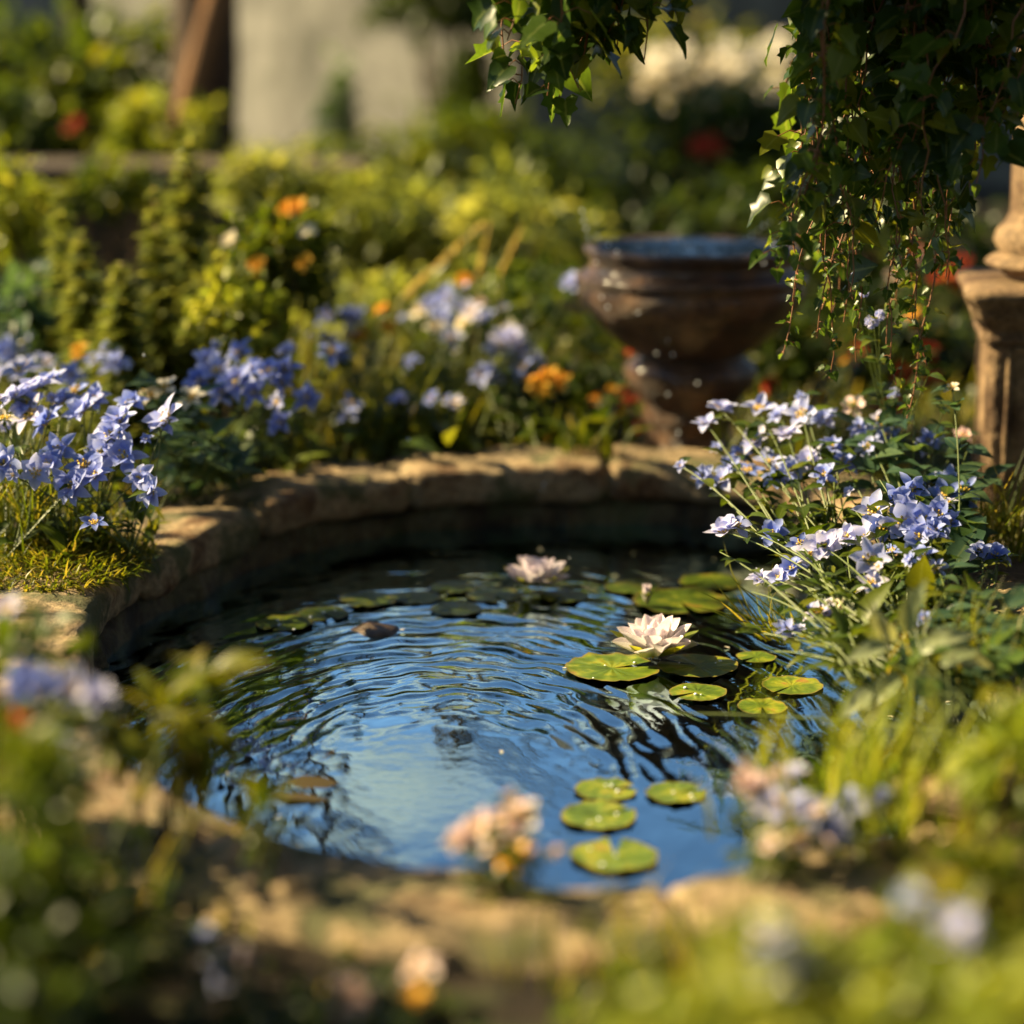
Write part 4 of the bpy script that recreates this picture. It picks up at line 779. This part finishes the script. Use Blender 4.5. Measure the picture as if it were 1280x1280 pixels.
tree(160, 200, 6.4, .034, .31, 2.6, 'slender reddish sunlit trunk leaning beside the thick trunk', 3, 'redbark', crown=((-.5, 6.2, 3.3), (.8, .8, .5)), n=2000)
tree(560, -40, 10.5, .08, .0, 3.0, 'dark tree rising behind the pale wall', 4, crown=((.2, 12.0, 1.9), (1.0, .7, .75)), n=4000, cm='dark', L=.12)
tree(1120, 200, 8.0, .07, .02, 2.0, 'dark tree added behind the ivy curtain to darken the pond reflection', 7, crown=((2.0, 8.0, 1.85), (.95, .8, .85)), n=6000, cm='dark', L=.09)  # added tree, its crown above view darkens the water's reflection at right
# unseen trees added at left, crowns set along the sun to cast shade
def shade(T, dist): return tuple(Vector(T) + SUNV * dist)
tree(-3000, 400, 3.2, .09, .0, 2.6, 'unseen leafy tree added on the left bank to shade the urn', 5, crown=(shade((.34, 3.6, .45), 3.4), (.5, .40, .12)), n=300, L=.08)
tree(-3400, 420, 3.0, .07, .0, 2.3, 'unseen young tree added on the left bank to shade the back pads', 8, crown=(shade((.08, 2.98, 0), 3.1), (.5, .28, .13)), n=250, L=.075)

t = tree(40000, 0, 2.0, .14, .0, 3.0, 'unseen broad tree added behind the viewer to block overhead sky light', 11); t.location = (2.2, -1.2, 0)
rs = np.random.RandomState(12); K = 130; n = 12000; cc = rs.uniform(-1, 1, (K, 3)) * np.array((2.7, 3.5, .45)) + np.array((.95, .6, 3.5)); k_ = rs.randint(0, K, n)  # unseen canopy added overhead to cut the sky's fill light
mb = MB(); l = .19 * rs.uniform(.6, 1.3, n); leaves(mb, cc[k_] + rs.randn(n, 3) * .22, rdir(rs, n), Z + rs.randn(n, 3) * .5, l, l * .6, 'ovate', .4, .15, None, rs)
mb.build('crown', 'green', t)
def hedge(a, b, h, n, L, label, seed):  # unseen leaf walls added around the pond to hold back low sky light
    rs = np.random.RandomState(seed); t = thing('hedge', (*a, .08), label, 'hedge', 'unseen hedges added to block low sky light'); u = rs.rand(n); p = np.array(a)[None] * (1 - u[:, None]) + np.array(b)[None] * u[:, None] + rs.randn(n, 2) * .16
    Pp = np.concatenate([p, (rs.rand(n, 1) ** .9) * h], 1); D = rdir(rs, n); mb = MB(); l = L * rs.uniform(.6, 1.3, n); leaves(mb, Pp, D, Z + rs.randn(n, 3) * .4, l, l * .55, 'ovate', .4, .15, None, rs); mb.build('leaves', 'dark', t)
    st = MB(); [tube(st, [(x, y, 0), (x + .05, y, h * .8)], .03, .012, 5) for x, y in np.array(a)[None] * (1 - np.linspace(0, 1, 14)[:, None]) + np.array(b)[None] * np.linspace(0, 1, 14)[:, None]]; st.build('branches', 'bark', t)
hedge((-1.6, -1.6), (3.2, -1.4), 2.4, 5000, .12, 'unseen hedge added behind the viewer to block low sky light', 201)
hedge((-3.8, -1.6), (-3.6, 3.6), 1.5, 4500, .12, 'unseen hedge added along the left side to block low sky light', 203)
hedge((3.2, -1.4), (3.4, 6.5), 2.3, 6500, .12, 'unseen hedge added along the right side to block low sky light', 202)
# ------------------------------------------------------------------ ivy
def ivy(name, label, strands, seed, big=.05, small=.02, dens=1.0, bigtop=None):
    rs = np.random.RandomState(seed); x0, y0 = strands[0][0].x, strands[0][0].y; t = thing(name, (x0, y0, beam_z), label, 'ivy')
    st = MB(); lf = MB()
    for a, b, sz in strands:
        n = max(5, int((a - b).length / .03)); pts = []
        ph = rs.uniform(0, 6, 2)
        for i in range(n + 1):
            u = i / n; p = a.lerp(b, u) + Vector((math.sin(u * 7 + ph[0]) * .024 * u ** .5 + noise.noise(Vector((u * 9, ph[0], 0))) * .03 * u ** .3, math.sin(u * 6 + ph[1]) * .02, 0)); pts.append(p)
        tube(st, pts, .0020, .0009, 5)
        L_ = (a - b).length; m_ = int(L_ / .0095 * dens * (.03 / sz) ** .5)
        for i in range(m_):
            u = rs.uniform(0.02, 1); k_ = min(int(u * n), n - 1); p = pts[k_].lerp(pts[k_ + 1], u * n - k_)
            l = sz * rs.uniform(.5, 1.3) * (1.05 - .45 * u); a_ = rs.uniform(0, 6.28)
            out = Vector((math.cos(a_), math.sin(a_) - .35, rs.uniform(-.3, .25))).normalized(); q = p + out * l * rs.uniform(.3, .9)
            if rs.rand() < .6: tube(st, [p, (p + q) / 2 + Vector((0, 0, l * .15)), q], .0009, .0006, 4)
            D = Vector((out.x * .6, out.y * .6, -rs.uniform(.1, 1.1))) + Vector(rs.randn(3) * .35); U = out + Vector((0, -.5, .5)) + Vector(rs.randn(3) * .25)
            leaves(lf, [q], [D], [U], l, l * rs.uniform(.75, 1.0), 'ivy' if rs.rand() < .55 else 'heart', rs.uniform(-.1, .9), rs.uniform(.0, .3), rs.rand() ** 1.4, rs, .07)
    st.build('stems', 'redstem', t); lf.build('leaves', 'ivy', t); return t
rs = np.random.RandomState(90)
def env(px):   # lower edge of the curtain in the picture
    xs_ = [955, 975, 1000, 1030, 1060, 1090, 1120, 1150, 1180, 1210, 1240, 1270, 1320]; ys_ = [60, 240, 400, 330, 420, 400, 370, 430, 270, 200, 250, 160, 120]
    return np.interp(px, xs_, ys_)
S = []
for i in range(70):
    px = rs.uniform(990, 1320); y = rs.uniform(2.45, 2.88); e = env(px) * rs.uniform(.55, 1.02) + rs.uniform(-15, 10); b = P(px, e, y)
    a = Vector((b.x + rs.uniform(-.04, .06), 2.9 + rs.uniform(-.03, .03) + b.x * .12, beam_z - .0)); 
    knee = Vector((b.x + (a.x - b.x) * .4, b.y, beam_z - rs.uniform(.03, .1)))
    S.append((knee, b, rs.uniform(.036, .062) if e < 250 or rs.rand() < .3 else rs.uniform(.022, .036)))
for px, e, y in ((1000, 440, 2.7), (1012, 470, 2.7), (1085, 450, 2.7), (1130, 480, 2.68), (1150, 455, 2.7), (1060, 400, 2.72), (995, 380, 2.66), (1025, 420, 2.7), (1140, 520, 2.72), (1110, 430, 2.7)):
    b = P(px, e, y); S.append((Vector((b.x + .02, y, beam_z - .05)), b, .019))
ivy('ivy', 'dense dark green ivy curtain hanging at the upper right by the pillar', S, 91)
# ivy stems run up to the beam
S2 = []
for px, e, y in ((650, 95, 2.62), (668, 130, 2.6), (690, 120, 2.58), (705, 138, 2.6), (725, 110, 2.56), (745, 95, 2.6), (755, 60, 2.58), (770, 50, 2.6), (778, 75, 2.58), (790, 60, 2.62), (680, 60, 2.64), (710, 70, 2.64), (750, 40, 2.64), (640, 20, 2.66), (720, 50, 2.5), (695, 90, 2.66), (735, 80, 2.66), (765, 30, 2.54), (660, 50, 2.55)):
    b = P(px, e, y); S2.append((Vector((b.x + .02, y, beam_z - .03)), b, rs.uniform(.050, .074)))
ivy('ivy_sprig', 'short ivy spray dangling into the top middle of the picture', S2, 92, dens=1.15)
mb = MB()
for i in range(60):
    px = rs.choice([rs.uniform(650, 780), rs.uniform(1000, 1300)]); b = P(px, 0, rs.uniform(2.55, 2.7)); b.z = beam_z - .03
    tube(mb, bez((b.x, 2.92 + .12 * b.x, beam_z + .09), b, (0, -.05, .05), 6), .004, .003, 5)
mb.build('vines', 'redstem', bpy.data.objects['ivy'])

# ------------------------------------------------------------------ foreground, far out of focus
g = 'pink and white blossom clusters on the near rim'
def fgplant(root, label, fl, seed, extra=(), **k): plant('flowering_plant', root, label, 'flowering plant', g, fl, seed, extra=extra, **k)
fgplant(Vector((-.01, 1.62, .1)), 'blurred pink and white blossoms on the near rim, left of the pads', [(572, 1052, 1.66, .8, 'pink'), (585, 1045, 1.66, .8, 'pink'), (600, 1035, 1.66, .9, 'pink'), (615, 1040, 1.65, .8, 'cream'), (628, 1028, 1.66, .9, 'pink'), (648, 1018, 1.67, .9, 'pink'), (660, 1022, 1.66, .8, 'cream'), (640, 1036, 1.65, .8, 'pink'), (642, 1075, 1.62, .9, 'orange'), (632, 1070, 1.63, .8, 'pink'), (620, 1058, 1.64, .7, 'pink'), (655, 1068, 1.62, .6, 'pink')], 101, leafL=.02, basal=14, basalL=.03, spread=.03)
fgplant(Vector((.22, 1.66, .1)), 'blurred pinkish-lilac blossom cluster in front of the reeds', [(932, 976, 1.7, .8, 'pink'), (945, 985, 1.7, .8, 'pink'), (955, 995, 1.7, .8, 'pink'), (975, 975, 1.72, .9, 'pink'), (990, 972, 1.72, .7, LV), (965, 1010, 1.68, .8, LV), (980, 1005, 1.68, .9, LV), (1000, 1008, 1.68, .8, LV), (990, 1025, 1.66, .8, LV), (1008, 1035, 1.66, .9, LV), (1020, 1038, 1.66, .7, 'pink'), (1040, 1038, 1.66, .8, LV), (972, 1048, 1.64, .9, 'cream'), (1000, 1048, 1.64, .8, 'pink')], 102, leafL=.02, basal=14, basalL=.03, spread=.03)
fgplant(Vector((.30, 1.68, .1)), 'pair of small blurred lilac blossoms right of the reeds cluster', [(1060, 1008, 1.74, .9, LV), (1080, 1020, 1.73, .9, 'pink'), (1072, 1016, 1.73, .8, LV)], 103, leafL=.02, basal=14, basalL=.03, spread=.02)
fgplant(Vector((-.2, 1.32, .085)), 'blurred pale pink blossoms low in the dark bottom left', [(285, 1212, 1.45, .9, LV), (298, 1200, 1.45, .9, 'pink'), (430, 1248, 1.4, .9, 'pink'), (445, 1240, 1.4, .8, 'pink'), (525, 1215, 1.4, .9, 'pink'), (418, 1270, 1.4, .8, 'pink'), (465, 1245, 1.4, .6, 'cream'), (520, 1250, 1.4, .6, 'orange')], 104, leafL=.03, basal=12, basalL=.03, spread=.09, leafm='dark')
fgplant(Vector((-.37, 1.5, .085)), 'blurred pale yellow and lilac flowers at the left edge near the rim', [(50, 950, 1.5, 1.1, 'cream'), (35, 955, 1.5, .9, 'cream'), (75, 945, 1.5, .9, LV), (90, 948, 1.5, .6, 'cream'), (30, 855, 1.6, .8, B), (58, 858, 1.6, .8, B), (95, 862, 1.6, .8, LV), (120, 875, 1.6, .8, LV), (10, 765, 1.8, .8, LV), (20, 910, 1.55, .8, 'red'), (220, 900, 1.7, .0001, 'cream')], 105, leafL=.03, basal=30, basalL=.045, spread=.08)
fgplant(Vector((.17, 1.25, .09)), 'very blurred whitish flowers at the bottom right', [(955, 1185, 1.2, .9, LV), (970, 1205, 1.2, .9, LV), (985, 1225, 1.2, .8, 'cream'), (960, 1170, 1.2, .7, 'cream'), (1190, 1165, 1.2, .8, LV), (1205, 1175, 1.2, .7, 'cream')], 106, leafL=.04, basal=30, basalL=.05, spread=.06, leafm='yellowgreen')
gb = 'blurred foreground bushes'
bush('foreground_bush', P(30, 1020, 1.42), (.065, .09, .065), 380, .03, 'blurred green bush filling the left side in front of the rim', 'bush', 110, 'green', group=gb)
bush('foreground_bush', P(20, 870, 1.75), (.075, .08, .05), 420, .028, 'blurred leafy bush on the rim at the left edge', 'bush', 111, 'green', group=gb)
bush('foreground_bush', P(205, 900, 1.72), (.045, .05, .045), 130, .045, 'blurred broad-leafed sprig poking over the left water edge', 'bush', 112, 'grass', 'lance', group=gb, W=.35)
bush('foreground_bush', P(30, 1220, 1.28), (.09, .10, .05), 650, .03, 'dark green blurred bush in the bottom left corner', 'bush', 113, 'dark', group=gb)
bush('foreground_bush', P(400, 1345, 1.35), (.10, .1, .02), 300, .028, 'low dark foliage at the bottom middle', 'bush', 114, 'dark', group=gb)
bush('foreground_bush', P(1160, 1285, 1.15), (.10, .1, .05), 420, .032, 'sunlit yellow-green blurred bush in the bottom right corner', 'bush', 115, 'yellowgreen', group=gb)
bush('foreground_bush', P(870, 1260, 1.1), (.05, .06, .045), 200, .03, 'pale yellow-green blurred foliage at the bottom right of centre', 'bush', 116, 'yellowgreen', group=gb)
bush('foreground_bush', P(1265, 960, 1.62), (.035, .06, .05), 170, .03, 'blurred sunlit leaves at the right edge above the near rim', 'bush', 117, 'yellowgreen', group=gb)
bush('foreground_bush', P(1250, 1120, 1.4), (.06, .07, .03), 260, .028, 'green blurred bush behind the bottom right corner', 'bush', 118, 'grass', group=gb)
bush('foreground_bush', P(330, 1030, 1.62), (.02, .02, .03), 40, .03, 'small blurred sprig in front of the water at lower left', 'bush', 119, 'green', 'lance', group=gb, W=.35)
tuft(Vector((.13, 1.45, .085)), 0, 0, 'blurred pale grass tuft in front of the near rim', 80, .09, .05, .004, seed=30, m='grass')
tuft(Vector((.40, 1.5, .085)), 0, 0, 'blurred grass tuft at the bottom right behind the yellow bush', 90, .08, .06, .004, seed=31, m='grass')
tuft(Vector((-.38, 1.5, .085)), 0, 0, 'blurred golden grass tuft at the left below the rim', 120, .12, .05, .004, seed=32, m='grass')


# ------------------------------------------------------------------ a low cloud beyond the garden, seen only mirrored in the pond
m, t_, n_, l_, o_ = mat('cloud'); pv = n_.new('ShaderNodeVolumePrincipled'); pv.inputs['Color'].default_value = (1, 1, 1, 1); pv.inputs['Anisotropy'].default_value = .3
tc = n_.new('ShaderNodeTexCoord'); vl = n_.new('ShaderNodeVectorMath'); vl.operation = 'LENGTH'; mp = n_.new('ShaderNodeMapping'); mp.inputs['Scale'].default_value = (1 / 9.0, 1 / 5.0, 1 / 3.6)
l_.new(tc.outputs['Object'], mp.inputs['Vector']); l_.new(mp.outputs[0], vl.inputs[0])
nz = n_.new('ShaderNodeTexNoise'); nz.inputs['Scale'].default_value = .32; nz.inputs['Detail'].default_value = 4; l_.new(tc.outputs['Object'], nz.inputs['Vector'])
sb = n_.new('ShaderNodeMath'); sb.operation = 'MULTIPLY_ADD'; sb.inputs[1].default_value = 1.6; sb.inputs[2].default_value = .1; l_.new(nz.outputs[0], sb.inputs[0])
df = n_.new('ShaderNodeMath'); df.operation = 'SUBTRACT'; l_.new(sb.outputs[0], df.inputs[0]); l_.new(vl.outputs['Value'], df.inputs[1])
ml = n_.new('ShaderNodeMath'); ml.operation = 'MULTIPLY'; ml.inputs[1].default_value = .32; ml.use_clamp = True; l_.new(df.outputs[0], ml.inputs[0]); l_.new(ml.outputs[0], pv.inputs['Density'])
l_.new(pv.outputs[0], o_.inputs['Volume']); M['cloud'] = m
mb = MB(); K = 24; V = [(math.cos(j / K * 6.28319) * math.sin(i / 12 * math.pi) * 9.5, math.sin(j / K * 6.28319) * math.sin(i / 12 * math.pi) * 5.5, math.cos(i / 12 * math.pi) * 4) for i in range(1, 12) for j in range(K)]
mb.add(V, [(i * K + j, (i + 1) * K + j, (i + 1) * K + (j + 1) % K, i * K + (j + 1) % K) for i in range(10) for j in range(K)] + [tuple(range(K)), tuple(range(10 * K, 11 * K))[::-1]])
cl = tag(mb.build('cloud', 'cloud'), kind='structure'); cl.location = (-6.5, 100, 36.5)
